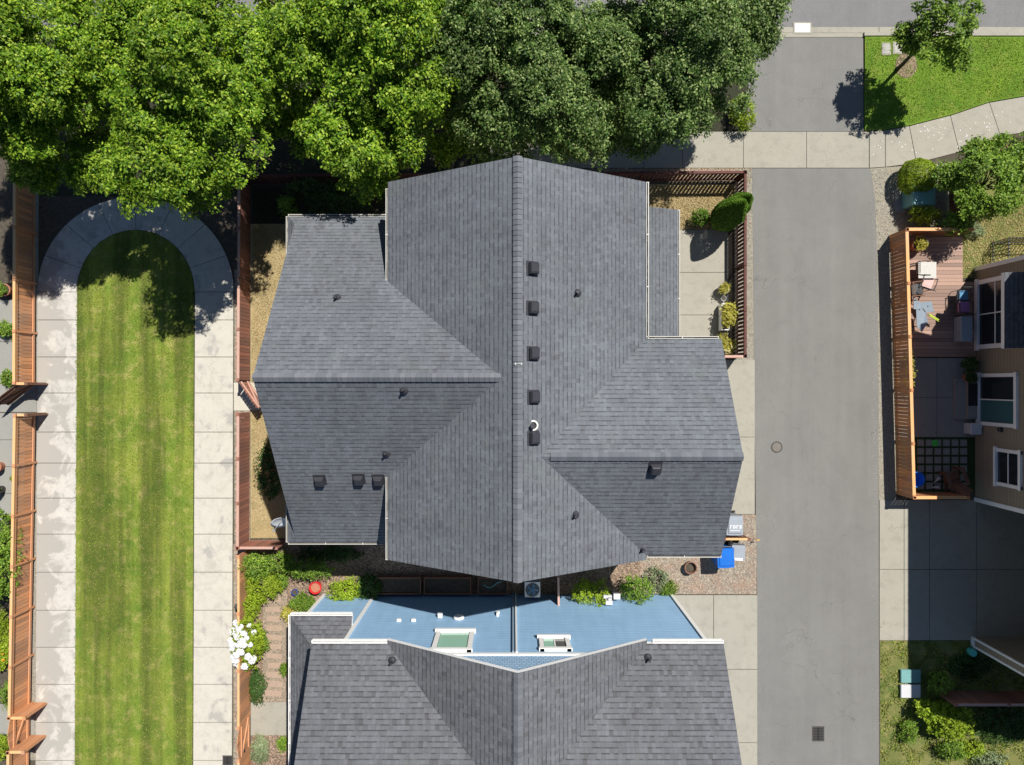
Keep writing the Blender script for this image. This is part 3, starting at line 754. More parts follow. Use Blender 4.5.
def beige_house():
    t = thing('beige_house', 'beige sided house with white framed glass doors facing the wooden deck', 'house', (0, 0, 0))
    wl = MB(); X = 463
    body(wl, X, 640, -114, 117.5, 5.1)
    body(wl, 545, 640, 117.5, 256, 5.1)
    wl.build('wall', MT['beige'], t)
    wg = MB(); wg.box(C(503, 258.5, 2.5), 86 * U, .32, 5.0); wg.build('wing_wall', MT['beige'], t)
    tr = MB()
    for yy, s_ in ((-114, 1), (117.5, -1)):
        tr = MB(); c = C(X - .4, yy); tr.box((c.x, c.y - s_ * .03, 2.5), .05, .15, 5.0); tr.box((c.x + .06, c.y + s_ * .03, 2.5), .14, .04, 5.0); tr.build('corner_board', MT['white'], t)
    c = C(460, 258.5); tr = MB()
    for s_ in (1, -1): tr.box((c.x - .02, c.y + s_ * .15, 2.5), .06, .07, 5.0)
    tr.box((c.x - .0, c.y, .09), .10, .36, .18)
    tr.build('trim', MT['white'], t)
    r = MB()
    he = 5.1; xe = 444; xr = 560; hr = he + .5 * (xr - xe) * U
    roof_plane(r, C(xe, -116, he + .15), C(xe, 266, he + .15), C(xr, 266, hr), C(xr, -116, hr))
    roof_plane(r, C(680, 266, he + .15), C(680, -116, he + .15), C(xr, -116, hr), C(xr, 266, hr))
    ro = r.build('roof', [MT['roof_b'], MT['white']], t)
    gutter(t, C(xe, -116, he + .1), C(xe, 266, he + .1), XN)
    # canopy over the patio door
    cp = MB(); h = 2.62
    cp.prism([tuple(C(444.5, -30.8, h)), tuple(C(463, -30.8, h + .12)), tuple(C(463, -99.5, h + .12)), tuple(C(444.5, -99.5, h))], .16, 0, 1, [(0, 0), (0, .7), (2.6, .7), (2.6, 0)])
    cp.build('canopy', [MT['roof_b'], MT['white']], t)
    window(t, C(X, -67, .12), YP, XN, 2.58, 2.1, 2, 2, 'glass', .16, 'patio_door')
    window(t, C(X, 16.5, .20), YP, XN, 1.92, 2.12, 2, 1, 'glass', .13, 'glass_door', glasses=['tealglass', 'glass'])
    window(t, C(X, 80, 1.17), YP, XN, 1.34, 1.35, 1, 2, 'glass', .12)
    for yy, zz in ((42.7, .35), (44.5, 1.45)):
        m = MB(); c = C(X - 1.6, yy, zz); m.box(c, .12, .12, .1); m.box(c + Vector((0, 0, .09)), .16, .16, .05, None, 0, .5); m.build('wall_lamp', MT['palebox'] if zz < 1 else MT['black'], t)
    # steps up to the glass door
    for k_, (x0, z1) in enumerate(((441, .15), (451, .30))):
        m = MB(); a = C(x0, -4.2); b = C(462.5, 36); m.box(((a.x + b.x) / 2, (a.y + b.y) / 2, z1 / 2 + .01), b.x - a.x, abs(a.y - b.y), z1); m.build('step', MT['conc_grey'], t)
    return t
beige_house()
m = MB(); m.box((0, 0, .008), 11.5 * U, 22 * U, .016); o = m.build('door_mat', MT['black']); o.location = C(456.6, 12, .312)
tag(o, 'black mat on the top step before the glass door', 'mat')

# ------------------------------------------------------------------ roof furniture
def on_plane(ix, iy, fn):
    h = 6.5
    for _ in range(30):
        k = 1 - h / CAMH; h = fn((ix - 512) * k, (iy - 382.5) * k)
    k = 1 - h / CAMH
    return C((ix - 512) * k, (iy - 382.5) * k, h)
f_east = lambda x, y: HE + RISE * (102.6 - x) / 98.8
f_west = lambda x, y: HE + P1 * (x + 97.7) * U
f_wn = lambda x, y: 4.70 + 3.77 * (y + 137.2) / 133.7
f_ws = lambda x, y: 4.70 + 3.77 * (132 - y) / 135.5
f_es = lambda x, y: HE + P1 * 85.2 * U * (131.8 - y) / 80.6
def slope_rot(ax, p):
    return {'e': Matrix.Rotation(math.atan(p), 3, 'Y'), 'w': Matrix.Rotation(-math.atan(p), 3, 'Y'), 's': Matrix.Rotation(math.atan(p), 3, 'X'), 'n': Matrix.Rotation(-math.atan(p), 3, 'X')}[ax]
def box_vent(ix, iy, fn, ax, p, label):
    c = on_plane(ix, iy, fn); t = thing('roof_vent', label, 'vent', c, 'box vents on the roof')
    t.rotation_euler = slope_rot(ax, p).to_euler(); t.scale = (.86, .86, .9)
    f = MB(); f.box((0, 0, .012), .42, .44, .024); local(f, 'flange', MT['vent'], t)
    h = MB(); h.box((0, 0, .05), .26, .28, .07); h.box((0, 0, .135), .32, .37, .10, None, 0, .84); h.box((0, 0, .195), .25, .29, .022, None, 0, .8); local(h, 'hood', MT['vent'], t)
for n_, (ix, iy) in zip(('nearest the top end of the ridge', 'second down the centre ridge', 'third down the centre ridge', 'fourth down the centre ridge, above the white ring', 'just below the white pipe ring'), ((532, 268.5), (532, 308), (532.5, 353.5), (533, 397), (533, 438))):
    box_vent(ix, iy, f_east, 'e', P1, f'black box vent by the centre ridge, {n_}')
for n_, (ix, iy) in (('leftmost on the shaded slope above the dry yard', (320, 479.5)), ('middle one of three on the shaded lower left slope', (359, 478.5)), ('tucked against the white gutter on the lower left slope', (378.5, 479))):
    box_vent(ix, iy, f_ws, 's', P2, f'black box vent, {n_}')
box_vent(655, 467.5, f_es, 's', P1, 'black box vent alone on the shaded slope nearest the lane')
def pipe_vent(c, label, h=.26, ring=False):
    t = thing('vent_pipe', label, 'vent pipe', c, 'plumbing pipes on the roofs')
    m = MB(); m.tube([(0, 0, -.05), (0, 0, h)], .035 if not ring else .07, 10); local(m, 'pipe', MT['vent'], t)
    m = MB(); m.lathe((0, 0, -.03), [(.12, 0), (.11, .05), (.05, .10), (.045, .12)] if not ring else [(.14, .02), (.14, .05), (.125, .06), (.10, .05), (.095, .02)], 16); local(m, 'collar', MT['vent'] if not ring else MT['white'], t)
fb_l = lambda x, y: HE + P1 * 85 * U * (y - 199.2) / 82.8
for (ix, iy, fn, l) in ((337, 298, f_wn, 'thin black pipe on the sunlit upper left slope'), (577, 293, f_east, 'thin black pipe right of the ridge, level with the upper box vents'), (404, 390, f_ws, 'thin black pipe just below the left ridge'), (386.5, 453, f_ws, 'thin black pipe by the valley on the shaded left slope'), (575, 515, f_east, 'thin black pipe on the lower slope right of the ridge'), (642, 549, f_east, 'thin black pipe by the bottom corner of the right valley'), (648, 658, fb_l, 'thin black pipe on the blue house roof, right side'), (392, 661, fb_l, 'thin black pipe on the blue house roof, left side'), (402, 759, lambda x, y: HE + P1 * (x + 97.5) * U, 'thin black pipe low on the valley of the blue house roof')):
    pipe_vent(on_plane(ix, iy, fn), l)
pipe_vent(on_plane(533, 425.5, f_east), 'black flue pipe in a white ring between two box vents', .24, True)
m = MB()
for s_ in (-1, 1):
    m.tube([(s_ * .11, -.05, 0), (s_ * .16, 0, .03), (s_ * .11, .05, .01)], .014, 6)
m.tube([(-.1, 0, .0), (0, .03, .05), (.1, 0, .0)], .010, 6)
o = m.build('roof_anchor', MT['white']); o.scale = (.6, .6, .6); o.location = on_plane(518.5, 364, f_east) + Vector((0, 0, .06)); tag(o, 'small white metal anchor straddling the centre ridge', 'roof anchor')
# satellite dish
dz = 3.2; c = above(280, 522, dz)
t = thing('satellite_dish', 'pale oval satellite dish sticking out past the left gutter', 'satellite dish', c)
m = MB(); prof = [(.01, -.05), (.12, -.045), (.22, -.02), (.30, .02), (.31, .03), (.22, -.005), (.12, -.03), (.01, -.035)]
m.lathe((0, 0, 0), prof, 24); d = local(m, 'dish', MT['palebox'], t, True); d.rotation_euler = (math.radians(52), 0, math.radians(20)); d.scale = (1, 1, 1)
m = MB(); m.tube([(0, 0, -.05), (.16, .05, -.2), (.32, .05, -.2)], .02, 8); local(m, 'mast', MT['steel'], t)
m = MB(); m.tube([(0, 0, -.04), (-.1, -.22, .28)], .012, 6); m.box((-.1, -.22, .28), .07, .07, .1); local(m, 'arm', MT['steel'], t)

# ------------------------------------------------------------------ fences and gates
def fence(a, b, h, label, bm, cm, bw=.135, gap=.012, name='garden_fence', cap=True, post=1.9, lowrail=True, capw=.09, ends=True, group=None):
    A = W(*a); B = W(*b); d = B - A; L = d.length; u = d / L; n = Vector((-u.y, u.x, 0)); Mx = Matrix((u, n, Vector((0, 0, 1)))).transposed()
    t = thing(name, label, 'fence' if 'gate' not in name else 'gate', A, group)
    p = MB(); x = 0.0
    while x < L - .05:
        ww = min(bw, L - x); hh = h - .03 + random.uniform(-.012, .004)
        p.box(A + u * (x + ww / 2) + n * .03 + Vector((0, 0, hh / 2 + .04)), ww - gap, .02, hh - .08, Mx); x += bw
    p.build('board_panel', MT[bm], t)
    if cap:
        r = MB(); r.bar(A + Vector((0, 0, h)), B + Vector((0, 0, h)), capw, .038); r.build('cap_rail', MT[cm], t)
    r = MB(); r.bar(A + n * -.01 + Vector((0, 0, h - .10)), B + n * -.01 + Vector((0, 0, h - .10)), .04, .09); r.build('rail', MT[bm], t)
    if lowrail:
        r = MB(); r.bar(A + n * -.01 + Vector((0, 0, .22)), B + n * -.01 + Vector((0, 0, .22)), .04, .09); r.build('rail', MT[bm], t)
    k_ = max(1, round(L / post))
    for i in range(k_ + 1):
        if not ends and i in (0, k_): continue
        q = MB(); c = A + u * (L * i / k_)
        q.box(c + n * -.02 + Vector((0, 0, (h + .02) / 2)), .075, .06, h + .02, Mx); q.box(c + n * -.01 + Vector((0, 0, h + .035)), .13, .12, .03, Mx, 0, .8)
        q.build('post', MT[bm], t)
    return t
def gate(a, b, h, label, bm, cm, arch=.12):
    A = W(*a); B = W(*b); d = B - A; L = d.length; u = d / L; n = Vector((-u.y, u.x, 0)); Mx = Matrix((u, n, Vector((0, 0, 1)))).transposed()
    t = thing('garden_gate', label, 'gate', A)
    k_ = max(4, int(L / .12)); p = MB()
    for i in range(k_):
        s_ = (i + .5) / k_; hh = h + arch * math.sin(math.pi * s_)
        p.box(A + u * (s_ * L) + Vector((0, 0, hh / 2 + .05)), L / k_ - .012, .02, hh - .05, Mx)
    p.build('board_panel', MT[bm], t)
    for z in (.25, h - .15):
        r = MB(); r.bar(A + n * .03 + Vector((0, 0, z)), B + n * .03 + Vector((0, 0, z)), .04, .09); r.build('rail', MT[cm], t)
    r = MB(); r.bar(A + n * .03 + Vector((0, 0, .28)), B + n * .03 + Vector((0, 0, h - .2)), .04, .08); r.build('brace', MT[cm], t)
    l = MB(); l.box(B - u * .1 + n * .07 + Vector((0, 0, h - .3)), .1, .04, .05, Mx); l.build('latch', MT['black'], t)
fence((37, 383), (37.5, 185), 1.25, 'orange cedar fence left of the lawn, upper run ending in tree shade', 'cedar', 'cedar_cap')
fence((37, 383.5), (48, 383.5), 1.2, 'short orange cedar fence return above the path opening left of the lawn', 'brownw', 'cedar_cap', lowrail=False, post=9)
fence((32.5, 702), (37.6, 414), 1.25, 'orange cedar fence left of the lawn, long lower run beside the hedge', 'cedar', 'cedar_cap')
fence((37.6, 413.5), (48, 413.5), 1.2, 'short orange cedar fence return below the path opening left of the lawn', 'brownw', 'cedar_cap', lowrail=False, post=9)
fence((32.5, 702.5), (47, 702.5), 1.25, 'stub of orange cedar fence turned to the walk above the lower left gate', 'cedar', 'cedar_cap', post=9)
fence((31.5, 735), (46, 735), 1.25, 'stub of orange cedar fence turned to the walk below the lower left gate', 'cedar', 'cedar_cap', post=9)
fence((30, 900), (31.5, 735.5), 1.25, 'orange cedar fence beyond the closed arched gate beside the lawn walk', 'cedar', 'cedar_cap')
gate((31.8, 703.5), (31.3, 734), 1.12, 'closed arched orange gate between two fence stubs beside the lawn walk', 'cedar', 'cedar', .13)
gate((36, 385), (12, 404), 1.1, 'brown wooden gate standing open over the grey path beside the lawn walk', 'brownw', 'brownw', .05)
fence((250.5, 186), (249.5, 380), 1.12, 'faded red fence between lawn walk and dry yard, upper run', 'redwood', 'redcap')
fence((249.5, 413), (249, 541), 1.12, 'faded red fence between lawn walk and dry yard, lower run', 'redwood', 'redcap')
fence((249.5, 541), (286, 541), 1.12, 'short faded red fence below the dry yard meeting the left gutter corner', 'redwood', 'redcap', post=9)
gate((250, 382), (267.5, 407), 1.08, 'red wooden gate swung open beside the left end of the roof', 'redwood', 'redcap', .0)
fence((250.5, 549), (250.5, 713), 1.18, 'bright orange fence left of the white flowering bush', 'cedar', 'cedar_cap', capw=.07)
fence((250.5, 744), (250.5, 900), 1.18, 'bright orange fence beyond the arched gate beside the blue house', 'cedar', 'cedar_cap', capw=.07)
gate((250.5, 714), (250.5, 743), 1.1, 'closed arched orange gate at the foot of the small garden path', 'cedar', 'cedar', .2)
fence((250.5, 184.5), (735, 181), 1.15, 'long dark red slatted fence behind the grey roofed house under the trees', 'darkred', 'darkred', .145, .05)
fence((735.5, 181), (735.5, 357), 1.15, 'dark red slatted fence between the small patio and the lane', 'darkred', 'darkred', .145, .05)
fence((735, 357.5), (714, 357.5), 1.15, 'short dark red fence closing the bottom of the small patio', 'darkred', 'redcap', .145, .045, post=9)
fence((896.5, 492), (889.5, 236.5), 1.18, 'long orange slatted fence along the right side of the lane', 'cedar_deep', 'cedar_deepcap', .135, .013, capw=.11)
fence((889.5, 236), (952, 236), 1.18, 'orange fence across the top of the wooden deck', 'cedar_deep', 'cedar_deepcap', .135, .02, capw=.11)
fence((896.5, 492.5), (948, 492.5), 1.18, 'orange fence across the bottom of the grid paved yard', 'cedar_deep', 'cedar_deepcap', .135, .02, capw=.11)
fence((937, 691), (1140, 691), 1.15, 'brown board fence in the shade beyond the teal hose reel', 'redwood', 'redcap', .135, .006)
fence((950, 233), (948, 172), 1.15, 'brown fence under the leafy tree behind the green utility box', 'brownw', 'brownw', .135, .01)
fence((947, 171), (1030, 141), 1.15, 'brown fence along the curved pavement under the leafy tree', 'brownw', 'brownw', .135, .01)
fence((556, 566), (556.5, 600), 1.35, 'narrow brown fence bridging the gap between grey and blue house', 'brownw', 'redcap', .135, .01, post=1.2, capw=.07)
fence((716, 533), (740, 533), 1.05, 'short timber screen between the grey bin and the blue bin', 'brownw', 'cedar_cap', .135, .03, post=9, capw=.07)
# iron railing
t = thing('iron_railing', 'thin grey iron railing on dry grass beside the beige house', 'railing', W(991, 243))
m = MB()
for z in (.12, .95): m.bar(W(991, 243, z), W(1080, 243, z), .03, .03)
for z in (.12, .95): m.bar(W(991, 243, z), W(991, 262, z), .03, .03)
m.build('rail', MT['black'], t)
m = MB()
for i in range(26): m.bar(W(991 + i * 3.4, 243, .02), W(991 + i * 3.4, 243, 1.08), .02, .02)
for i in range(1, 6): m.bar(W(991, 243 + i * 3.4, .02), W(991, 243 + i * 3.4, 1.08), .02, .02)
m.build('baluster_panel', MT['black'], t)

# ------------------------------------------------------------------ foliage
def leaf_arrays(cent, size, nrm_bias, shape='leaf', droop=.0, rng=RNG):
    n = len(cent)
    rnd = rng.normal(size=(n, 3)); nn = rnd * .75 + nrm_bias; nn /= np.linalg.norm(nn, axis=1)[:, None] + 1e-9
    t = rng.normal(size=(n, 3)); t -= (t * nn).sum(1)[:, None] * nn; t /= np.linalg.norm(t, axis=1)[:, None] + 1e-9
    b = np.cross(nn, t); s = size * rng.uniform(.6, 1.25, n)[:, None]
    v = np.empty((n, 4, 3))
    v[:, 0] = cent - t * s * .5; v[:, 1] = cent + b * s * .32 + nn * s * .05; v[:, 2] = cent + t * s * .5 - nn * s * .1; v[:, 3] = cent - b * s * .32 + nn * s * .05
    return v
def quad_obj(name, v, mat, parent=None, loc=(0, 0, 0)):
    n = len(v); me = bpy.data.meshes.new(name)
    me.vertices.add(n * 4); me.vertices.foreach_set('co', (v.reshape(-1, 3) - np.array(loc)).ravel())
    me.loops.add(n * 4); me.loops.foreach_set('vertex_index', np.arange(n * 4, dtype=np.int32))
    me.polygons.add(n); me.polygons.foreach_set('loop_start', np.arange(0, n * 4, 4, dtype=np.int32)); me.polygons.foreach_set('loop_total', np.full(n, 4, dtype=np.int32))
    me.materials.append(mat); me.update(calc_edges=True)
    o = bpy.data.objects.new(name, me); COL.objects.link(o)
    if parent: o.parent = parent
    else: o.location = loc
    return o
def rosettes(cc, bias, per, cr, leaf, rng):
    '''each twig end carries a star of long leaves'''
    n = len(cc); a = rng.uniform(0, 2 * np.pi, (n, per)); r = rng.uniform(.15, 1.0, (n, per)) * (cr * rng.uniform(.6, 1.35, n))[:, None]
    nb = bias / (np.linalg.norm(bias, axis=1)[:, None] + 1e-9); nb = nb + rng.normal(size=nb.shape) * .22; nb /= np.linalg.norm(nb, axis=1)[:, None]
    ref = np.tile([1., .3, .1], (n, 1)); X = np.cross(nb, ref); X /= np.linalg.norm(X, axis=1)[:, None]; Y = np.cross(nb, X)
    dr = X[:, None] * np.cos(a)[..., None] + Y[:, None] * np.sin(a)[..., None]
    P = cc[:, None] + dr * r[..., None] + nb[:, None] * (rng.normal(size=(n, per)) * .045 - r * .25)[..., None]
    t = dr - nb[:, None] * rng.uniform(.0, .7, (n, per))[..., None] + rng.normal(size=(n, per, 3)) * .35
    nn = nb[:, None] + dr * .25 + rng.normal(size=(n, per, 3)) * .38
    P = P.reshape(-1, 3); t = t.reshape(-1, 3); nn = nn.reshape(-1, 3)
    nn /= np.linalg.norm(nn, axis=1)[:, None]; t -= (t * nn).sum(1)[:, None] * nn; t /= np.linalg.norm(t, axis=1)[:, None] + 1e-9
    b = np.cross(nn, t); s_ = leaf * rng.uniform(.6, 1.25, len(P))[:, None]; v = np.empty((len(P), 4, 3))
    v[:, 0] = P - t * s_ * .5; v[:, 1] = P + b * s_ * .30 + nn * s_ * .06; v[:, 2] = P + t * s_ * .5 - nn * s_ * .12; v[:, 3] = P - b * s_ * .30 + nn * s_ * .06
    return v
def crown_pts(c, R, nclump, per, clump_r, shell=.55, rng=RNG, flat=1.0, lumps=5, lumpamp=.22):
    """clumps of leaf positions over an uneven ellipsoid; returns points and outward bias"""
    c = np.array(c); R = np.array(R)
    L = rng.normal(size=(lumps, 3)); L /= np.linalg.norm(L, axis=1)[:, None]
    d = rng.normal(size=(nclump, 3)); d /= np.linalg.norm(d, axis=1)[:, None]
    d[:, 2] = np.abs(d[:, 2]) * 1.0 * (rng.random(nclump) < .82) - np.abs(d[:, 2]) * .6 * (rng.random(nclump) >= .82)
    w = 1 + lumpamp * (np.maximum(0, d @ L.T) ** 6).max(1) * 1.6 - lumpamp * .6 + rng.normal(size=nclump) * .05
    rad = (shell + (1 - shell) * rng.random(nclump) ** .5) * w
    cc = c + d * rad[:, None] * R
    cr = clump_r * rng.uniform(.6, 1.3, nclump)
    off = rng.normal(size=(nclump, per, 3)) * np.array([1, 1, .55]) * cr[:, None, None] * .6
    pts = (cc[:, None] + off).reshape(-1, 3)
    bias = np.repeat(d * .6 + np.array([0, 0, .8]), per, axis=0)
    return pts, bias, cc
def lobed(c, R, n, nclump, rng, seedlow=-.35):
    c = np.array(c); R = np.array(R); out = []
    g_ = np.pi * (3 - 5 ** .5); tot = 0
    for i in range(n):
        z = 1 - (i + .5) / n * 1.25; rr = math.sqrt(max(0, 1 - z * z)); a = i * g_ + rng.uniform(-.35, .35)
        d = np.array([rr * math.cos(a), rr * math.sin(a), z]); k_ = rng.uniform(.50, .84); s_ = rng.uniform(.25, .44)
        cc = c + d * R * k_; RR = R * s_ * np.array([1, 1, .85]); out.append((tuple(cc), tuple(RR), s_ ** 2))
        tot += s_ ** 2
    return [(a, b, int(nclump * q / tot)) for a, b, q in out]
def tree(base, c, R, label, mat='maple', nclump=1500, per=26, clump_r=.22, leaf=.14, trunk_r=.16, cat='tree', name='leafy_tree', group=None, seed=1, lean=None, extra=(), lobes=0):
    rng = np.random.default_rng(seed)
    base = Vector(base); t = thing(name, label, cat, base, group)
    parts = []
    for (a_, b_, n__) in [(c, R, nclump)] + list(extra):
        if lobes: parts += [(a_, tuple(x * .72 for x in b_), int(n__ * .16))] + lobed(a_, b_, lobes if n__ == nclump else 8, int(n__ * .84), rng)
        else: parts.append((a_, b_, n__))
    P, B_, CC = [], [], []
    for (cc_, RR_, nc_) in parts:
        p, b, q = crown_pts(cc_, RR_, nc_, 1, .05, rng=rng, lumps=7, lumpamp=.22); B_.append(b); CC.append(q)
    B_ = np.concatenate(B_); CC = np.concatenate(CC)
    fld = np.sin(CC[:, 0] * 2.3 + 1.7 * np.sin(CC[:, 1] * 1.9 + seed)) + np.sin(CC[:, 1] * 2.6 + 1.4 * np.sin(CC[:, 2] * 2.4)) + np.sin(CC[:, 2] * 3.1 + CC[:, 0] * 1.3)
    kp = fld > -1.45 + rng.normal(size=len(CC)) * .35; B_ = B_[kp]; CC = CC[kp]
    v = rosettes(CC, B_ + np.array([.1, .15, .3]), per, clump_r, leaf, rng)
    o = quad_obj('crown', v, MT[mat], t); o.location = tuple(-x for x in base)
    m = MB(); cv = Vector(c); top = cv + Vector((0, 0, R[2] * .35))
    mid = base.lerp(top, .5) + Vector((rng.uniform(-.1, .1), rng.uniform(-.1, .1), 0))
    m.tube([base - Vector((0, 0, .05)), base + Vector((0, 0, .25)), mid, top], [trunk_r * 1.4, trunk_r, trunk_r * .75, trunk_r * .25], 10)
    for k_ in range(26):
        tgt = Vector(CC[rng.integers(len(CC))]); s_ = base.lerp(top, rng.uniform(.35, .9))
        k2 = s_.lerp(tgt, .5) + Vector((0, 0, .12 * (tgt - s_).length))
        m.tube([s_, k2, tgt], [trunk_r * .36, trunk_r * .2, trunk_r * .05], 6)
    m.build('trunk', MT['bark'], t)
    return t
def up_c(ix, iy, h):  v = above(ix, iy, h); return (v.x, v.y, v.z)
def big(ix, iy, rpx, h, R3, label, mat, seed, nc=1500, leaf=.15, **kw):
    c = up_c(ix, iy, h); k = 1 - h / CAMH; r = rpx * U * k
    return tree((c[0] + .1, c[1] - .1, 0), c, (r, r * kw.pop('sy', 1.0), R3), label, mat, int(nc * 1.2), 62, .25, leaf * .60, .17, 'tree', 'leafy_tree', 'street trees along the top', seed, lobes=16, **kw)
big(18, 80, 92, 5.6, 3.6, 'bright green tree overhanging the orange fence where it ends in shade', 'maple', 11, 1500, .17, sy=1.18, extra=[(up_c(84, 60, 3.6), (.9, 1.9, 1.0), 160), (up_c(75, -5, 4.6), (1.0, .9, .8), 90), (up_c(40, 165, 3.0), (1.3, 1.0, .9), 110)])
big(181, 80, 110, 5.5, 3.1, 'large bright green tree whose shadow falls on the arched lawn end', 'maple', 12, 1900, .17, sy=1.10, extra=[(up_c(98, 162, 4.3), (1.3, 1.0, .7), 170)])
big(376, 70, 106, 5.4, 3.3, 'bright green tree touching the grey roof corner behind the left wing', 'maple', 13, 1850, .17, sy=1.02, extra=[(up_c(288, 95, 3.4), (1.2, 1.9, 1.1), 240), (up_c(272, -8, 5.0), (1.1, .8, .8), 90), (up_c(452, 135, 2.6), (1.0, 1.0, .8), 130), (up_c(338, 138, 2.4), (1.2, .8, .7), 100)])
big(522, 60, 104, 5.0, 3.3, 'dark green tree directly behind the end of the grey roof ridge', 'oak', 14, 1800, .15, sy=1.02, extra=[(up_c(580, 130, 3.0), (1.5, 1.1, .9), 260)])
big(664, 62, 100, 4.8, 3.2, 'dark green tree beside the lane mouth, overhanging the asphalt crossing', 'oak', 15, 1900, .15, sy=.93, extra=[(up_c(738, 20, 4.4), (1.7, 1.5, 1.4), 600), (up_c(615, 128, 2.6), (1.5, 1.0, .8), 240)])
# small leaning tree on the verge
c = up_c(944, 22, 3.1)
tree(W(896, 70, .07), c, (1.05, 1.25, .95), 'small open tree alone on the green verge by the street', 'midleaf', 300, 22, .17, .11, .07, 'tree', 'verge_tree', None, 21, extra=[(up_c(908, 38, 2.5), (.62, .5, .42), 110), (up_c(958, 52, 2.6), (.6, .6, .45), 90)])
# big loose tree on the right
tree(W(968, 196), up_c(985, 186, 1.9), (1.5, 1.45, 1.2), 'loose leafy light green tree over the brown fence beside the utility cabinet', 'midleaf', 560, 28, .22, .10, .06, 'tree', 'garden_tree', None, 22, extra=[(up_c(1018, 160, 2.0), (1.1, .9, .8), 220), (up_c(950, 178, 1.5), (.55, .5, .5), 50), (up_c(955, 222, 1.0), (.6, .45, .5), 55), (up_c(975, 150, 1.9), (.6, .5, .4), 60)], lobes=11)

def shrub(ix, iy, r, h, label, mat='midleaf', name='shrub', n=None, leaf=.07, ry=None, mound=True, group=None, cat='shrub', seed=None, per=16, clump=.10, z0=0.0, w=None):
    rng = np.random.default_rng(seed if seed is not None else int(ix * 31 + iy * 7))
    c = W(ix, iy, z0); t = thing(name, label, cat, c, group)
    rx = r * U; ryy = (ry or r) * U
    n = n or int(rx * ryy * 330) + 40
    p, b, q = crown_pts((c.x, c.y, z0 + h * .42), (rx, ryy, h * .58), n, per, clump, .5, rng, lumps=6, lumpamp=.2)
    p[:, 2] = np.maximum(p[:, 2], z0 + .03)
    o = quad_obj('foliage', leaf_arrays(p, leaf, b, rng=rng), MT[mat], t); o.location = tuple(-x for x in c)
    m = MB()
    for k_ in range(9):
        tgt = Vector(q[rng.integers(len(q))]); m.tube([c, c.lerp(tgt, .5) + Vector((0, 0, .05)), tgt], [.018, .012, .005], 5)
    m.build('stem', MT['bark'], t)
    return t
# topiary ball: dense, clipped
def topiary(ix, iy, r, label, mat='limeleaf', h=1.2, zz=.62, name='topiary_shrub', cone=False, loc=None):
    rng = np.random.default_rng(int(ix)); c = loc if loc is not None else W(ix, iy); t = thing(name, label, 'shrub', c)
    n = 15000; d = rng.normal(size=(n, 3)); d /= np.linalg.norm(d, axis=1)[:, None]; R = r * U
    if cone:
        z = rng.random(n) ** .8; a = rng.random(n) * 2 * math.pi
        rr = R * (np.sin(np.pi * (z * .80 + .16)) ** .75) * (1 - z) ** .18 * (1 + .05 * np.sin(a * 5 + z * 9)) * (.9 + .1 * rng.random(n))
        p = np.stack([c.x + rr * np.cos(a), c.y + rr * np.sin(a), .05 + z * h], 1); d = np.stack([np.cos(a), np.sin(a), .5 + 0 * a], 1)
    else:
        k_ = (.93 + .07 * rng.random(n) + .02 * np.sin(d[:, 0] * 9) * np.cos(d[:, 1] * 8))[:, None]
        k_ = k_ * (1 + .05 * np.sin(d[:, :1] * 4 + 1) * np.cos(d[:, 1:2] * 5) + .03 * np.sin(d[:, 2:] * 11 + d[:, :1] * 7)); p = np.array([c.x, c.y, zz]) + d * k_ * np.array([R, R, zz * .95])
    o = quad_obj('foliage', leaf_arrays(p, .05 if not cone else .06, d * 1.2, rng=rng), MT[mat], t); o.location = tuple(-x for x in c)
    m = MB(); m.tube([c, c + Vector((0, 0, (h if cone else zz) * .9))], [.05, .02], 8)
    ic = (h * .5 if cone else zz)
    m.build('trunk', MT['bark'], t)
topiary(908.5, 182, 18, 'clipped round lime green ball bush beside the teal utility box', 'limeleaf', 1.2, .62)
topiary(0, 0, 15.5, 'tall pointed green conifer in the corner of the small patio', 'cypress', 2.95, name='cypress', cone=True, loc=W(719, 222))
topiary(1, 0, 12, 'slimmer green conifer tucked behind the pointed one by the red fence', 'cypress', 2.3, name='cypress', cone=True, loc=W(730, 212))
S = shrub
S(697, 221, 8.5, 1.0, 'small bright green bush beside the pointed conifer on the patio', 'cypress')
S(915, 219, 15, 1.15, 'loose lime green bush below the teal utility box', 'limeleaf', ry=8.5)
S(722, 345, 11, .55, 'yellow and cream leaved bush at the bottom of the small patio', 'yelleaf', ry=9)
S(348, 586, 15.5, 1.0, 'square lime green bush against the blue wall beside raised beds', 'limeleaf', ry=13)
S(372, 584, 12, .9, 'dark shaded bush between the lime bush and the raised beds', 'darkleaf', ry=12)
S(261, 562, 15, 1.2, 'olive green bush in the garden corner below the red fence', 'midleaf', ry=13)
S(287, 558, 14, 1.3, 'light green bush under the left gutter corner', 'midleaf', ry=9)
S(270, 583, 18, 1.1, 'large lime green bush beside the orange fence', 'limeleaf', ry=15)
S(257, 600, 9, 1.0, 'small lime bush just above the white flowers', 'limeleaf', ry=12)
S(313, 565, 27, 1.1, 'wide low grey green plants along the shade line under the gutter', 'midleaf', ry=9)
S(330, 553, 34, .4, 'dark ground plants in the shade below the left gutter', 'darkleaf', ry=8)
S(305, 602, 11, .35, 'leafy plants beside the blue pot', 'midleaf', ry=10)
S(291, 612, 7, .35, 'yellow green tuft at the corner of the blue house gutter', 'yelleaf', ry=6)
S(259, 685, 8, .5, 'dark green leafy plant below the white flowering bush', 'darkleaf', ry=17)
S(262, 748, 9, .4, 'trailing green plant below the small garden path', 'greyleaf', ry=15)
S(284, 742, 4, .3, 'little green plant against the wall below the garden path', 'midleaf', ry=6)
S(286, 668, 3.5, .3, 'tiny green plant at the blue house wall', 'midleaf', ry=5)
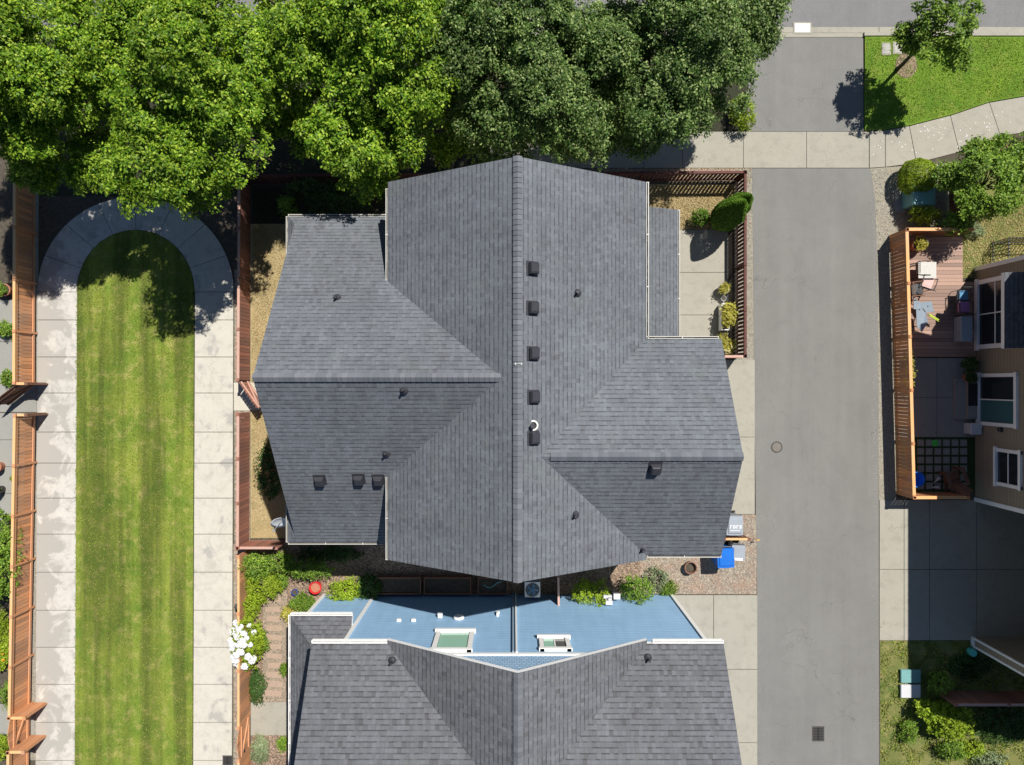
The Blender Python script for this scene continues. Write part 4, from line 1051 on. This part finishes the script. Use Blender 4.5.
S(588, 586, 18, 1.6, 'lime tipped bush half in shade against the blue wall', 'limeleaf', ry=13)
S(632, 584, 15.5, 1.5, 'green bush half in shade near the electric meter', 'midleaf', ry=13)
S(655, 578, 12, .4, 'sparse reddish green plants in the gravel bed', 'greyleaf', n=60, ry=12)
S(668, 588, 9, .3, 'low green plants by the wall corner and gravel', 'midleaf', n=45, ry=7)
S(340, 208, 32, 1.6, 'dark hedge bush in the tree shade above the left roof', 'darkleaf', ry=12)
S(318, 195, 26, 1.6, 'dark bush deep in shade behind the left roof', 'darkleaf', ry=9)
S(295, 212, 9, 1.5, 'bright topped bush at the upper left gutter corner', 'midleaf', ry=9)
S(739, 118, 12, 1.0, 'clipped green bush under the tree edge at the lane crossing', 'limeleaf', ry=17)
S(274, 470, 11, 1.1, 'dark green hedge in the wall shadow of the dry yard', 'darkleaf', ry=32)
S(16, 553, 24, 2.0, 'large round green hedge overhanging the orange fence beside the lawn walk', 'midleaf', ry=44, name='hedge', leaf=.09)
S(8, 636, 9, .5, 'light green plants just past the big hedge behind the orange fence', 'limeleaf', ry=26)
S(18, 690, 9, .8, 'clipped green bush just inside the closed arched gate stubs', 'midleaf', ry=14)
S(10, 742, 10, .8, 'clipped lime bush just past the closed arched gate stubs', 'limeleaf', ry=12)
S(10, 330, 8, .5, 'small green plant behind the orange fence near the clay pot', 'midleaf', ry=8)
S(12, 378, 6, .4, 'small green plant at the patio corner beside the open gate', 'midleaf', ry=8)
S(938, 712, 20, 1.3, 'large bright leafy bush at the end of the shaded brown fence', 'limeleaf', ry=19, leaf=.10, n=330)
S(920, 703, 11, 1.2, 'bright leafy bush beside the two utility lids', 'limeleaf', ry=8, leaf=.10)
S(933, 678, 12, .9, 'round dark bush shaded behind the teal utility lid', 'midleaf', ry=11)
S(968, 746, 12, .5, 'low bright green plants on the dry grass past the big leafy bush', 'limeleaf', ry=7)
S(1000, 720, 34, .7, 'dull dark shrubs along the far side of the shaded brown fence', 'darkleaf', ry=22, n=260)
S(905, 728, 9, .5, 'low weedy green clump on the dry grass between lane and big bush', 'midleaf', ry=12, n=60)
S(985, 757, 18, .5, 'straggly grey green plants on the dry grass past the brown fence', 'greyleaf', ry=9, n=90)
S(945, 744, 13, .8, 'leafy mid green bush touching the far side of the big bright bush', 'midleaf', ry=10)
S(283, 578, 7, .5, 'small leafy plant filling the bed left of the blue pots', 'midleaf', ry=8)
S(262, 640, 8, .5, 'green leafy edge plant beside the white flowers and brick steps', 'midleaf', ry=14)
S(965, 664, 22, .3, 'dark low plants in shade between driveway and brown board fence', 'darkleaf', ry=14, n=120)
S(905, 372, 3.5, .45, 'narrow strip of climbing leaves inside the orange lane fence', 'yelleaf', ry=22, n=90)
S(964, 365, 7, .7, 'dark potted shrub in the shade beside the courtyard steps', 'darkleaf', ry=7)
S(971, 232, 10, .4, 'pale weeds on the dry grass right of the deck', 'greyleaf', ry=8, n=50)

# flower heads
def flowers(parent_label, ix, iy, rx, ry, h, cnt, mat, rad, leafmat='midleaf', name='hydrangea'):
    t = S(ix, iy, rx, h, parent_label, leafmat, name, ry=ry, cat='flowering bush', leaf=.09)
    rng = np.random.default_rng(int(ix + iy))
    proto = None
    for k_ in range(cnt):
        a = rng.uniform(0, 2 * math.pi); q = math.sqrt(rng.random()) * .95
        lx = q * rx * U * math.cos(a); ly = q * ry * U * math.sin(a); lz = h * (.42 + .58 * math.sqrt(max(.05, 1 - q * q))) + .03
        if proto is None:
            n = 260; d = rng.normal(size=(n, 3)); d /= np.linalg.norm(d, axis=1)[:, None]; d[:, 2] *= .7
            proto = quad_obj('flower_head', leaf_arrays(d * rad, rad * .62, d * 1.5, rng=rng), MT[mat], t); o = proto
        else:
            o = proto.copy(); COL.objects.link(o)
        o.parent = t; o.location = (lx, ly, lz); s_ = rng.uniform(.65, 1.2); o.scale = (s_, s_, s_); o.rotation_euler = (0, 0, rng.uniform(0, 6))
    return t
flowers('big bush covered in white flower heads overhanging the walk', 254, 634, 15, 26, 1.40, 50, 'petal', .10, 'limeleaf')
flowers('patch of orange yellow flowers against the orange fence past the hedge', 6, 655, 8, 14, .5, 9, 'petal_y', .05, 'limeleaf', 'flower_bush')
flowers('white flowering plant in the corner of the small patio by the railing', 722, 349, 9, 6, .55, 16, 'petal_p', .045, 'yelleaf', 'flower_bush')

# ------------------------------------------------------------------ grass blades (uncountable)
def inpoly(x, y, poly):
    r = np.zeros(len(x), bool); n = len(poly)
    for i in range(n):
        x0, y0 = poly[i]; x1, y1 = poly[(i + 1) % n]
        if y0 == y1: continue
        r ^= ((y0 > y) != (y1 > y)) & (x < (x1 - x0) * (y - y0) / (y1 - y0) + x0)
    return r
def blades(name, poly, n, size, mat, label, z=.04, thin=None):
    rng = np.random.default_rng(n); xs = [p[0] for p in poly]; ys = [p[1] for p in poly]
    x = rng.uniform(min(xs), max(xs), n); y = rng.uniform(min(ys), max(ys), n); k_ = inpoly(x, y, poly)
    if thin: k_ &= (np.sin(x * .21 + 1.3 * np.sin(y * .13)) + np.sin(y * .27 + 1.7 * np.sin(x * .17)) + rng.normal(size=n) * .5) > thin
    x, y = x[k_], y[k_]
    p = np.stack([(x - 512) * U, (382.5 - y) * U, z + rng.random(len(x)) * .03], 1)
    o = quad_obj(name, leaf_arrays(p, size, np.array([0, 0, .5]), rng=rng), MT[mat]); tag(o, label, 'grass', kind='stuff')
lawnp = [(136 - 59.3 * math.cos(t_), 292 - 62.2 * math.sin(t_)) for t_ in np.linspace(0, math.pi, 30)] + [(193.6, 800), (74.4, 800)]
blades('grass', lawnp, 45000, .045, 'blade', 'mown green grass inside the horseshoe walk')
blades('grass', [(865, 39), (1120, 39), (1120, 89), (1030, 94), (989, 101), (950, 114), (909, 124), (865, 129)], 26000, .045, 'bladeg', 'short green grass of the verge by the street', .078)
blades('dry_grass', rect(605, 186, 734, 229), 11000, .045, 'bladed', 'straw coloured grass beside the small patio', .02)
blades('dry_grass', rect(252, 228, 335, 538), 22000, .042, 'bladed', 'straw coloured grass of the yard left of the house', .02)
blades('weedy_grass', rect(881, 641, 1060, 800), 15000, .06, 'bladew', 'yellowing grass at the lower right garden', .02, -.5)
blades('weedy_grass', rect(881, 641, 1060, 800), 9000, .09, 'blade', 'patchy green weeds at the lower right garden', .02, -.1)
blades('dry_grass', rect(952, 200, 1100, 278), 11000, .05, 'bladed', 'pale dry grass right of the wooden deck', .02)
blades('leaf_litter', rect(640, 168, 752, 182), 700, .05, 'bladed', 'dry leaf litter along the pavement edge', .01)
def stones(poly, n, mat, label, s=.05):
    rng = np.random.default_rng(n + 3); xs = [p[0] for p in poly]; ys = [p[1] for p in poly]; m = MB()
    for i in range(n):
        c = W(rng.uniform(min(xs), max(xs)), rng.uniform(min(ys), max(ys)), .015); k_ = s * rng.uniform(.4, 1.3)
        m.box(c, k_, k_ * rng.uniform(.6, 1), k_ * .6, Matrix.Rotation(rng.uniform(0, 3), 3, 'Z'), 0, .6)
    tag(m.build('gravel', mat), label, 'gravel', kind='stuff')
MT['pebble'] = mat_wood('pebble', (.33, .29, .235), .6)
stones(rect(642, 516, 755, 593), 2600, MT['pebble'], 'tan pebbles round the bins beside the lane', .036)
stones(rect(28, 200, 38, 383), 500, MT['pebble'], 'pebbles at the foot of the orange fence', .04)
stones(rect(27, 416, 36, 760), 900, MT['pebble'], 'pebbles along the long lower orange fence', .04)
stones(rect(738, 170, 752, 358), 700, MT['pebble'], 'pebbles between the dark red fence and the lane', .045)
stones(rect(871, 172, 893, 495), 900, MT['pebble'], 'pebbles along the right side of the lane', .04)
stones(rect(756, 170, 761, 760), 420, MT['pebble'], 'grit gathered along the left side of the lane', .028)
stones(rect(872, 260, 879, 760), 420, MT['pebble'], 'grit gathered along the right side of the lane', .028)
stones(rect(762, 40, 860, 760), 260, MT['pebble'], 'loose grit scattered over the lane asphalt', .02)
rng = np.random.default_rng(5); m = MB()
for i in range(60):
    c = W(rng.uniform(872, 1010), 0, .035); gx = c.x / U + 512
    yy = 150 - (gx - 869) * .21 + rng.normal() * 8
    m.box((c.x, W(0, yy).y, .036), random.uniform(.02, .045), .025, .006, Matrix.Rotation(rng.uniform(0, 3), 3, 'Z'))
tag(m.build('fallen_petals', MT['petal']), 'scattered white petals on the curved pavement', 'petals', kind='stuff')

# ------------------------------------------------------------------ bins, boxes, covers
def bin_(c, rz, body_m, lid_m, label, marks=False, sx=.62, sy=.72, h=1.02):
    t = thing('wheelie_bin', label, 'bin', c, None, rz)
    m = MB(); m.box((0, 0, h / 2 + .02), sx * .82, sy * .8, h - .06, None, 0, 1.16); local(m, 'body', MT[body_m], t)
    m = MB(); m.box((0, .0, h + .01), sx, sy, .05, None, 0, .97); m.box((0, -.02, h + .05), sx * .86, sy * .8, .05, None, 0, .82); m.box((0, -sy * .47, h - .01), sx * .6, .06, .04); local(m, 'lid', MT[lid_m], t)
    m = MB(); m.tube([(-sx * .4, sy * .55, h - .04), (sx * .4, sy * .55, h - .04)], .02, 8)
    for s_ in (-1, 1): m.tube([(s_ * sx * .4, sy * .4, h - .05), (s_ * sx * .4, sy * .55, h - .04)], .018, 8)
    local(m, 'handle', MT['black'], t)
    for s_ in (-1, 1):
        m = MB(); m.tube([(s_ * sx * .36, sy * .38, .12), (s_ * sx * .46, sy * .38, .12)], .12, 14); local(m, 'wheel', MT['black'], t)
    if marks:
        m = MB()
        for k_ in range(4):
            x = -.17 + k_ * .115
            m.box((x, -.04, h + .078), .02, .12, .004); m.box((x + .035, .01, h + .078), .05, .02, .004)
            if k_ % 2: m.box((x + .035, -.08, h + .078), .05, .02, .004); m.box((x + .06, -.05, h + .078), .018, .08, .004)
        m.box((0, -.17, h + .078), .36, .012, .004)
        local(m, 'lid_lettering', MT['white'], t)
    return t
P = above(734.5, 525.5, 1.02); bin_((P.x, P.y, 0), 0, 'bingrey', 'bingrey', 'grey wheeled bin with white markings on its lid above the timber screen', True)
P = above(725.5, 558, 1.02); bin_((P.x, P.y, 0), .05, 'binblue', 'binblue', 'bright blue wheeled bin half under the grey roof corner')
P = above(738.5, 553, .85); t = bin_((P.x, P.y, 0), -.04, 'bingrey', 'bingrey', 'pale grey wheeled bin touching the blue bin', False, .5, .58, .82)
m = MB(); m.box((0, -.22, .90), .3, .09, .01); local(m, 'label_plate', MT['white'], t)
# half barrel ring
t = thing('round_planter', 'round rusty empty planter ring in the gravel bed left of the bins', 'planter', W(689, 566))
m = MB(); m.lathe((0, 0, 0), [(.19, 0), (.22, .26), (.24, .30), (.20, .30), (.18, .06)], 24); local(m, 'tub', MT['brownw'], t, False)
m = MB(); m.lathe((0, 0, .1), [(.175, 0), (.175, .04)], 20); local(m, 'soil', MT['soil'], t)
m = MB(); m.tube([(0, 0, 0), (0, 0, .35)], .012, 6); m.box((.05, 0, .33), .12, .02, .05); m.box((0, 0, .37), .04, .04, .04)
o = m.build('marker_stake', MT['petal_y']); o.location = W(754, 538); tag(o, 'little yellow marker stake in the gravel by the lane', 'marker')
# utility box right
t = thing('utility_cabinet', 'teal topped utility cabinet between the round ball bush and loose bush', 'utility box', W(911, 201))
m = MB(); m.box((.02, 0, .40), .78, .66, .80); local(m, 'cabinet', MT['teal'], t)
m = MB(); m.box((.02, 0, .82), .84, .72, .05, None, 0, .94); local(m, 'lid', MT['teal'], t)
m = MB(); m.box((-.42, 0, .03), .42, .92, .06); local(m, 'pad', MT['conc_grey'], t)
for (ix, iy, mm, l) in ((911, 676.5, 'teal', 'teal utility lid half in shadow on grass by the lane'), (911, 691.5, 'palebox', 'pale grey utility lid below the teal one by the lane')):
    P = above(ix, iy, .16); t = thing('utility_pedestal', l, 'utility box', (P.x, P.y, 0))
    m = MB(); m.box((0, 0, .06), .68, .46, .12); local(m, 'base', MT[mm], t)
    m = MB(); m.box((0, 0, .14), .76, .50, .04, None, 0, .95); m.box((.2, .08, .164), .07, .04, .01); local(m, 'lid', MT[mm], t)
# ground covers
MT['lanecover'] = mat_plain('worn_iron_cover', (.17, .155, .135), .8, .2, 20)
def flat_cover(name, gx, gy, w_, h_, mat, label, cat, round_=False, z=.022, marks=0):
    t = thing(name, label, cat, W(gx, gy, z))
    m = MB()
    if round_: m.lathe((0, 0, 0), [(w_ * U / 2 + .03, 0), (w_ * U / 2 + .03, .006), (w_ * U / 2, .008), (w_ * U / 2, .004)], 28)
    else:
        m.box((0, 0, .003), w_ * U + .08, h_ * U + .08, .006)
    local(m, 'frame', MT['conc'] if cat == 'vault lid' else MT['iron'], t)
    m = MB()
    if round_:
        m.lathe((0, 0, .004), [(w_ * U / 2 - .02, 0), (w_ * U / 2 - .02, .006)], 24); m.lathe((0, 0, .009), [(w_ * U / 5, 0), (w_ * U / 5, .004)], 16)
    elif marks:
        for i in range(marks): m.box((0, (-.5 + (i + .5) / marks) * h_ * U, .012), w_ * U, h_ * U / marks * .5, .012)
        m.box((0, 0, .013), .05, h_ * U, .014)
    else: m.box((0, 0, .009), w_ * U - .02, h_ * U - .02, .010); 
    local(m, 'cover', MT[mat], t)
flat_cover('manhole_cover', 776.5, 447, 10, 10, 'lanecover', 'round iron cover in the lane asphalt right of the roof', 'manhole cover', True)
flat_cover('drain_grate', 818, 733.5, 10, 13, 'dark', 'square iron drain grate in the lane asphalt beside the dry grass', 'drain', False, .02, 8)
flat_cover('drain_grate', 228, 760, 8, 8, 'dark', 'small drain grate in the pale concrete walk', 'drain', False, .032, 6)
flat_cover('catch_basin', 802, 28.5, 16, 9.5, 'petalconc' if 'petalconc' in MT else MT.setdefault('pc', mat_concrete('white_concrete', (.75, .74, .71), .1)) and 'pc', 'white concrete catch basin lid in the street gutter', 'vault lid', False, .035)
flat_cover('vault_lid', 885, 50, 7, 10, 'pc2' if 'pc2' in MT else MT.setdefault('pc2', mat_concrete('lid_concrete', (.45, .44, .40), .4)) and 'pc2', 'left concrete box lid set in the verge grass', 'vault lid', False, .092)
flat_cover('vault_lid', 896, 49, 7, 10, 'pc2', 'right concrete box lid set in the verge grass by the trunk', 'vault lid', False, .092)
o = sheet('tree_ring', [[(905 + 11 * math.cos(a), 66 + 13 * math.sin(a)) for a in np.linspace(0, 2 * math.pi, 25)[:-1]]], .088, MT['mulch'], .01)
# air conditioner
P = above(532.5, 590, .8); t = thing('air_conditioner', 'square outdoor cooling unit with round fan between the two houses', 'air conditioner', (P.x, P.y, 0))
m = MB(); m.box((0, 0, .40), .56, .56, .74); 
for i in range(9): m.box((0, 0, .1 + i * .075), .575, .575, .02)
local(m, 'casing', MT['steel'], t)
m = MB(); m.lathe((0, 0, .772), [(.25, 0), (.25, .012), (.24, .014)], 28); local(m, 'fan_well', MT['black'], t)
m = MB()
for k_ in range(5):
    a = k_ * 2 * math.pi / 5; m.box((.11 * math.cos(a), .11 * math.sin(a), .792), .2, .09, .008, Matrix.Rotation(a, 3, 'Z') @ Matrix.Rotation(.3, 3, 'X'))
m.lathe((0, 0, .79), [(.04, 0), (.04, .02)], 12); local(m, 'fan', MT['bluecush'], t)
m = MB()
for rr in (.08, .14, .2, .26):
    pts = [(rr * math.cos(a), rr * math.sin(a), .815) for a in np.linspace(0, 2 * math.pi, 25)]; m.tube(pts, .004, 4, 0, False)
for k_ in range(4):
    a = k_ * math.pi / 4; m.tube([(-.27 * math.cos(a), -.27 * math.sin(a), .815), (.27 * math.cos(a), .27 * math.sin(a), .815)], .004, 4)
local(m, 'grille', MT['steel'], t)
# raised beds
for (x0, x1, l) in ((377, 422.5, 'left timber raised bed in the shade between the houses'), (425, 472, 'middle timber raised bed in the shade between the houses'), (478, 508, 'right timber raised bed with a teal hose between the houses')):
    a = W(x0, 574.5); b = W(x1, 591.5); t = thing('raised_bed', l, 'raised bed', ((a.x + b.x) / 2, (a.y + b.y) / 2, 0)); w_ = b.x - a.x; d_ = a.y - b.y
    m = MB()
    for s_ in (-1, 1): m.box((0, s_ * (d_ / 2 - .03), .2), w_, .05, .4); m.box((s_ * (w_ / 2 - .03), 0, .2), .05, d_ - .1, .4)
    local(m, 'timber_frame', MT['brownw'], t)
    m = MB(); m.box((0, 0, .16), w_ - .1, d_ - .1, .3); local(m, 'soil', MT['soil'], t)
m = MB(); pts = [tuple(W(484 + 18 * s_, 582 + 3 * math.sin(s_ * 5), .345)) for s_ in np.linspace(0, 1, 12)]
m.tube(pts, .03, 6); tag(m.build('garden_hose', MT['teal']), 'teal hose lying across the right raised bed', 'hose')
# pots
def pot(gx, gy, r, h, mat, label, plant=None, z=0, ph=.35, pr=None):
    t = thing('plant_pot', label, 'pot', W(gx, gy, z))
    m = MB(); m.lathe((0, 0, 0), [(r * .68, 0), (r * .95, h * .88), (r * 1.06, h * .9), (r * 1.06, h), (r * .88, h), (r * .8, h * .75)], 22); local(m, 'tub', MT[mat], t, False)
    m = MB(); m.lathe((0, 0, h * .8), [(r * .8, 0), (r * .8, .02)], 16); local(m, 'soil' if mat != 'red' else 'saucer', MT['soil' if mat != 'red' else 'terra'], t)
    if plant:
        rng = np.random.default_rng(int(gx * 3 + gy)); p, b, q = crown_pts((0, 0, h + ph * .35), ((pr or r * 1.1),) * 2 + (ph * .6,), 55, 14, .07, .3, rng)
        p[:, 2] = np.maximum(p[:, 2], h * .85); o = quad_obj('plant', leaf_arrays(p, .06, b, rng=rng), MT[plant], t)
    return t
pot(318, 585, .22, .40, 'red', 'bright red glazed pot in the garden left of the blue house')
pot(297, 600, .13, .25, 'cobalt', 'small blue glazed pot in the garden left of the blue house', 'midleaf')
pot(296, 591, .12, .2, 'cobalt', 'low blue bowl in the garden just left of the red pot')
pot(912, 247, .25, .4, 'terra', 'round tan pot with yellow green plant on the deck corner', 'yelleaf', .1, .3)
pot(721, 290, .19, .30, 'stone', 'stone pot of mixed flowers on the patio, upper of the row', 'yelleaf', .03, .3)
pot(722, 299, .10, .22, 'bingrey', 'tiny grey pot between stone pot and long planter')
pot(2, 466, .22, .35, 'terra', 'reddish clay pot on the patio nearest the round white table', None, .02)
pot(3, 489, .19, .35, 'black', 'dark pot with small plant between clay pot and big hedge', 'midleaf', .02)
pot(10, 291, .22, .3, 'terra', 'clay pot with a plant half in tree shadow behind the fence', 'midleaf', .02)
pot(964, 378, .17, .3, 'terra', 'dark shaded pot beside the courtyard steps', 'darkleaf', .02)
pot(21, 477, .06, .2, 'green', 'tiny plant pot by the fence post at left', 'limeleaf', .02)
P = W(922, 243, .1); m = MB(); m.lathe((0, 0, 0), [(.06, 0), (.09, .2), (.07, .24)], 12); o = m.build('watering_jug', MT['white']); o.location = P; tag(o, 'small white jug beside the round pot on the deck', 'jug')
# long planter on legs on the patio
t = thing('trough_planter', 'white framed trough planter with orange green grass on the patio', 'planter', W(721.5, 318, .03))
m = MB()
for s_ in (-1, 1):
    m.box((s_ * .13, 0, .28), .03, .98, .4)
    m.box((0, s_ * .48, .28), .28, .03, .4)
local(m, 'trough', MT['white'], t)
m = MB(); m.box((0, 0, .22), .24, .93, .28); local(m, 'soil', MT['soil'], t)
rng = np.random.default_rng(9); p, b, q = crown_pts((.1, .05, .62), (.33, .42, .3), 90, 14, .09, .2, rng)
quad_obj('plant', leaf_arrays(p, .09, b, rng=rng), MT['yelleaf'], t)

# ------------------------------------------------------------------ deck yard of the beige house
t = thing('wooden_deck', 'brown board deck between orange fence and beige house', 'deck', W(930, 297))
m = MB(); a = W(893, 240); b = W(961, 357); y = b.y; bw = .142
while y < a.y - .02:
    xe_ = b.x + (15 * U if y < W(0, 284).y else 0); m.box(((a.x + xe_) / 2, y + bw / 2, .085), xe_ - a.x, bw - .009, .03); y += bw
m.build('board_panel', MT['deck'], t)
m = MB(); m.box(((a.x + b.x) / 2, (a.y + b.y) / 2, .035), b.x - a.x - .04, a.y - b.y - .04, .07); m.build('joist_frame', MT['dark'], t)
DZ = .1
def chair(gx, gy, rz, frame, cush, label, z=DZ, s=1.0):
    t = thing('patio_chair', label, 'chair', W(gx, gy, z), None, rz); t.scale = (s, s, s)
    m = MB(); m.box((0, 0, .42), .46, .46, .03)
    local(m, 'seat', MT[frame], t)
    m = MB(); m.box((0, .0, .47), .44, .44, .07, None, 0, .9); m.box((0, -.02, .508), .3, .3, .01); local(m, 'cushion', MT[cush], t)
    for x in (-.22, .22):
        for y in (-.21, .22):
            m = MB(); m.tube([(x, y, 0), (x, y * .95, .42)], .014, 6); local(m, 'leg', MT[frame], t)
        m = MB(); m.tube([(x * 1.15, -.2, .42), (x * 1.18, -.2, .62), (x * 1.18, .05, .64), (x * 1.1, .25, .62)], .02, 6); local(m, 'armrest', MT[frame], t)
    m = MB(); m.tube([(-.21, .22, .42), (-.21, .32, .86), (.21, .32, .86), (.21, .22, .42)], .016, 6)
    for k_ in range(5): m.tube([(-.14 + k_ * .07, .24, .45), (-.14 + k_ * .07, .32, .85)], .007, 5)
    local(m, 'backrest', MT[frame], t)
    return t
t = thing('patio_table', 'square pale stone topped table on the wooden deck', 'table', above(927.5, 270, .72) - Vector((0, 0, .72 - DZ)))
m = MB(); m.box((0, 0, .60), .66, .60, .03); local(m, 'tabletop', MT['stone'], t)
m = MB(); m.box((0, 0, .57), .60, .54, .03); local(m, 'frame', MT['black'], t)
for x in (-.27, .27):
    for y in (-.24, .24):
        m = MB(); m.tube([(x, y, 0), (x * .95, y * .95, .56)], .02, 8); local(m, 'leg', MT['black'], t)
chair(914, 271, math.radians(-90) + math.pi, 'black', 'greyfab', 'black patio chair hidden between stone table and orange fence')
chair(918.5, 284.5, math.radians(160), 'black', 'pink', 'black framed chair with pale pink cushion on the deck')
chair(908, 291, math.radians(95), 'brownw', 'black', 'dark chair half under the fence rail beside the pink cushioned chair')
chair(954.5, 297, math.radians(0), 'black', 'bluecush', 'low chair with blue cushion in house shadow beside the wall', DZ, .85)
chair(954.5, 308.5, math.radians(180), 'black', 'purple', 'low chair with purple cushion in house shadow beside the wall', DZ, .95)
# recliner, folded, with lime frame bars
t = thing('folding_lounger', 'crumpled grey folding lounger with lime green bar against the fence', 'lounger', W(915, 314, DZ))
def cloth(m, pts, nseg=5, th=.02):
    m.prism([tuple(p) for p in ccw([tuple(q) for q in pts])], th, 0, 0)
m = MB(); cloth(m, [(-.18, .38, .35), (.30, .42, .45), (.42, .05, .40), (.02, -.02, .30)]); local(m, 'seat', MT['greyfab'], t)
m = MB(); cloth(m, [(-.25, .12, .42), (.05, .02, .5), (.12, -.35, .55), (-.05, -.72, .45), (-.22, -.5, .4)]); local(m, 'backrest', MT['greyfab'], t)
m = MB(); cloth(m, [(-.26, .55, .3), (-.05, .38, .38), (-.1, .12, .35), (-.28, .15, .3)]); local(m, 'footrest', MT['greyfab'], t)
m = MB(); m.tube([(-.28, .6, .28), (.1, .1, .35), (.22, -.1, .4)], .016, 6); m.tube([(0, 0, 0), (.05, -.1, .45)], .016, 6); m.tube([(.3, .3, 0), (.2, .25, .42)], .016, 6); m.tube([(-.15, -.5, 0), (-.1, -.5, .42)], .016, 6); local(m, 'frame', MT['black'], t)
m = MB(); m.bar((.22, -.06, .42), (.62, -.26, .36), .035, .04); m.bar((.24, -.12, .42), (.62, -.32, .36), .02, .04); local(m, 'side_bar', MT['lime'], t)
# storage bench
t = thing('storage_bench', 'long blue grey storage bench in shade along the house wall', 'storage box', W(957, 330, DZ))
m = MB(); m.box((0, 0, .22), .38, .92, .42); local(m, 'box', MT['greyfab'], t)
m = MB(); m.box((0, 0, .46), .42, .96, .05, None, 0, .95); m.box((-.2, .0, .42), .02, .1, .05); local(m, 'lid', MT['greyfab'], t)
# small appliance box by the door
t = thing('white_storage_box', 'small white box by the wall above the grid of pavers', 'box', W(968, 428, .03))
m = MB(); m.box((0, 0, .22), .38, .40, .42, None, 0, .94); local(m, 'box', MT['palebox'], t)
m = MB(); m.box((0, 0, .45), .42, .44, .05, None, 0, .9); local(m, 'lid', MT['palebox'], t)
m = MB(); m.lathe((0, 0, 0), [(.10, 0), (.13, .03), (.13, .05), (.11, .06), (.02, .07)], 20); o = m.build('green_disc_toy', MT['green']); o.location = W(934, 443, .032); tag(o, 'bright green round disc lying on the pavers', 'toy')
# adirondack chair
t = thing('wooden_lounge_chair', 'brown slatted wooden lounge chair on the grid pavers', 'chair', W(948, 477, .03), None, math.radians(200))
m = MB()
for k_ in range(6): m.box((0, -.25 + k_ * .09, .32 - k_ * .02), .52, .075, .02)
local(m, 'seat', MT['brownw'], t)
m = MB()
for k_ in range(5):
    x = -.2 + k_ * .1; h = .72 - abs(k_ - 2) * .06; m.bar((x, .22, .2), (x * 1.15, .22 + h * .5, .2 + h), .085, .02, up=(0, 1, 0))
local(m, 'backrest', MT['brownw'], t)
for s_ in (-1, 1):
    m = MB(); m.box((s_ * .32, 0, .54), .13, .7, .025); local(m, 'armrest', MT['brownw'], t)
    m = MB(); m.box((s_ * .28, -.3, .27), .04, .09, .54); local(m, 'leg', MT['brownw'], t)
    m = MB(); m.bar((s_ * .26, -.3, .3), (s_ * .26, .45, .04), .03, .1); local(m, 'leg', MT['brownw'], t)
# blue tub & garden lights
m = MB(); m.lathe((0, 0, 0), [(.20, 0), (.28, .38), (.30, .40), (.26, .40), (.2, .1)], 20); t = m.build('plastic_tub', MT['binblue'], None, None); t.location = W(911, 478, .02)
tag(t, 'bright blue plastic tub in the corner of the orange fence beside the pavers', 'tub')
for gx, gy, l in ((933, 482, 'white cone garden light lying left of the wooden lounge chair'), (930, 487, 'white cone garden light lying nearest the bottom orange fence')):
    m = MB(); m.tube([(0, 0, .06), (.22, .12, .10)], [.015, .07], 10); m.tube([(-.14, -.06, .04), (0, 0, .06)], .008, 5); o = m.build('garden_light', MT['palebox']); o.location = W(gx, gy, .03); o.rotation_euler = (0, 0, .3 if gx == 933 else -.5); tag(o, l, 'garden light')
t = thing('hose_reel', 'small round teal reel at the foot of the wing wall', 'hose reel', W(968, 650, .02))
m = MB(); m.lathe((0, 0, .05), [(.12, 0), (.14, .03), (.14, .25), (.12, .28)], 16); local(m, 'drum', MT['tealp'], t)
m = MB(); m.bar((.1, .08, .1), (.3, .18, .12), .05, .04); local(m, 'handle', MT['tealp'], t)
# white garden chair at the left edge
t = thing('garden_table', 'round white garden table on the grey patio behind the fence', 'table', W(-18, 434, .024))
m = MB(); m.lathe((0, 0, .70), [(.44, 0), (.46, .02), (.46, .035), (.42, .04)], 32); local(m, 'tabletop', MT['white'], t)
for k_ in range(4):
    a = k_ * math.pi / 2 + .6; m = MB(); m.tube([(.12 * math.cos(a), .12 * math.sin(a), .7), (.34 * math.cos(a), .34 * math.sin(a), 0)], .018, 6); local(m, 'leg', MT['white'], t)
# bird bath like lamp by the walk
t = thing('path_lamp', 'small dark path lamp at the walk edge beside the white flowers', 'lamp', W(243, 602, .01))
m = MB(); m.tube([(0, 0, 0), (0, 0, .55)], .02, 8); local(m, 'pole', MT['black'], t)
m = MB(); m.lathe((0, 0, .5), [(.05, 0), (.11, .06), (.09, .13), (.02, .16)], 14); local(m, 'lamp_head', MT['iron'], t)
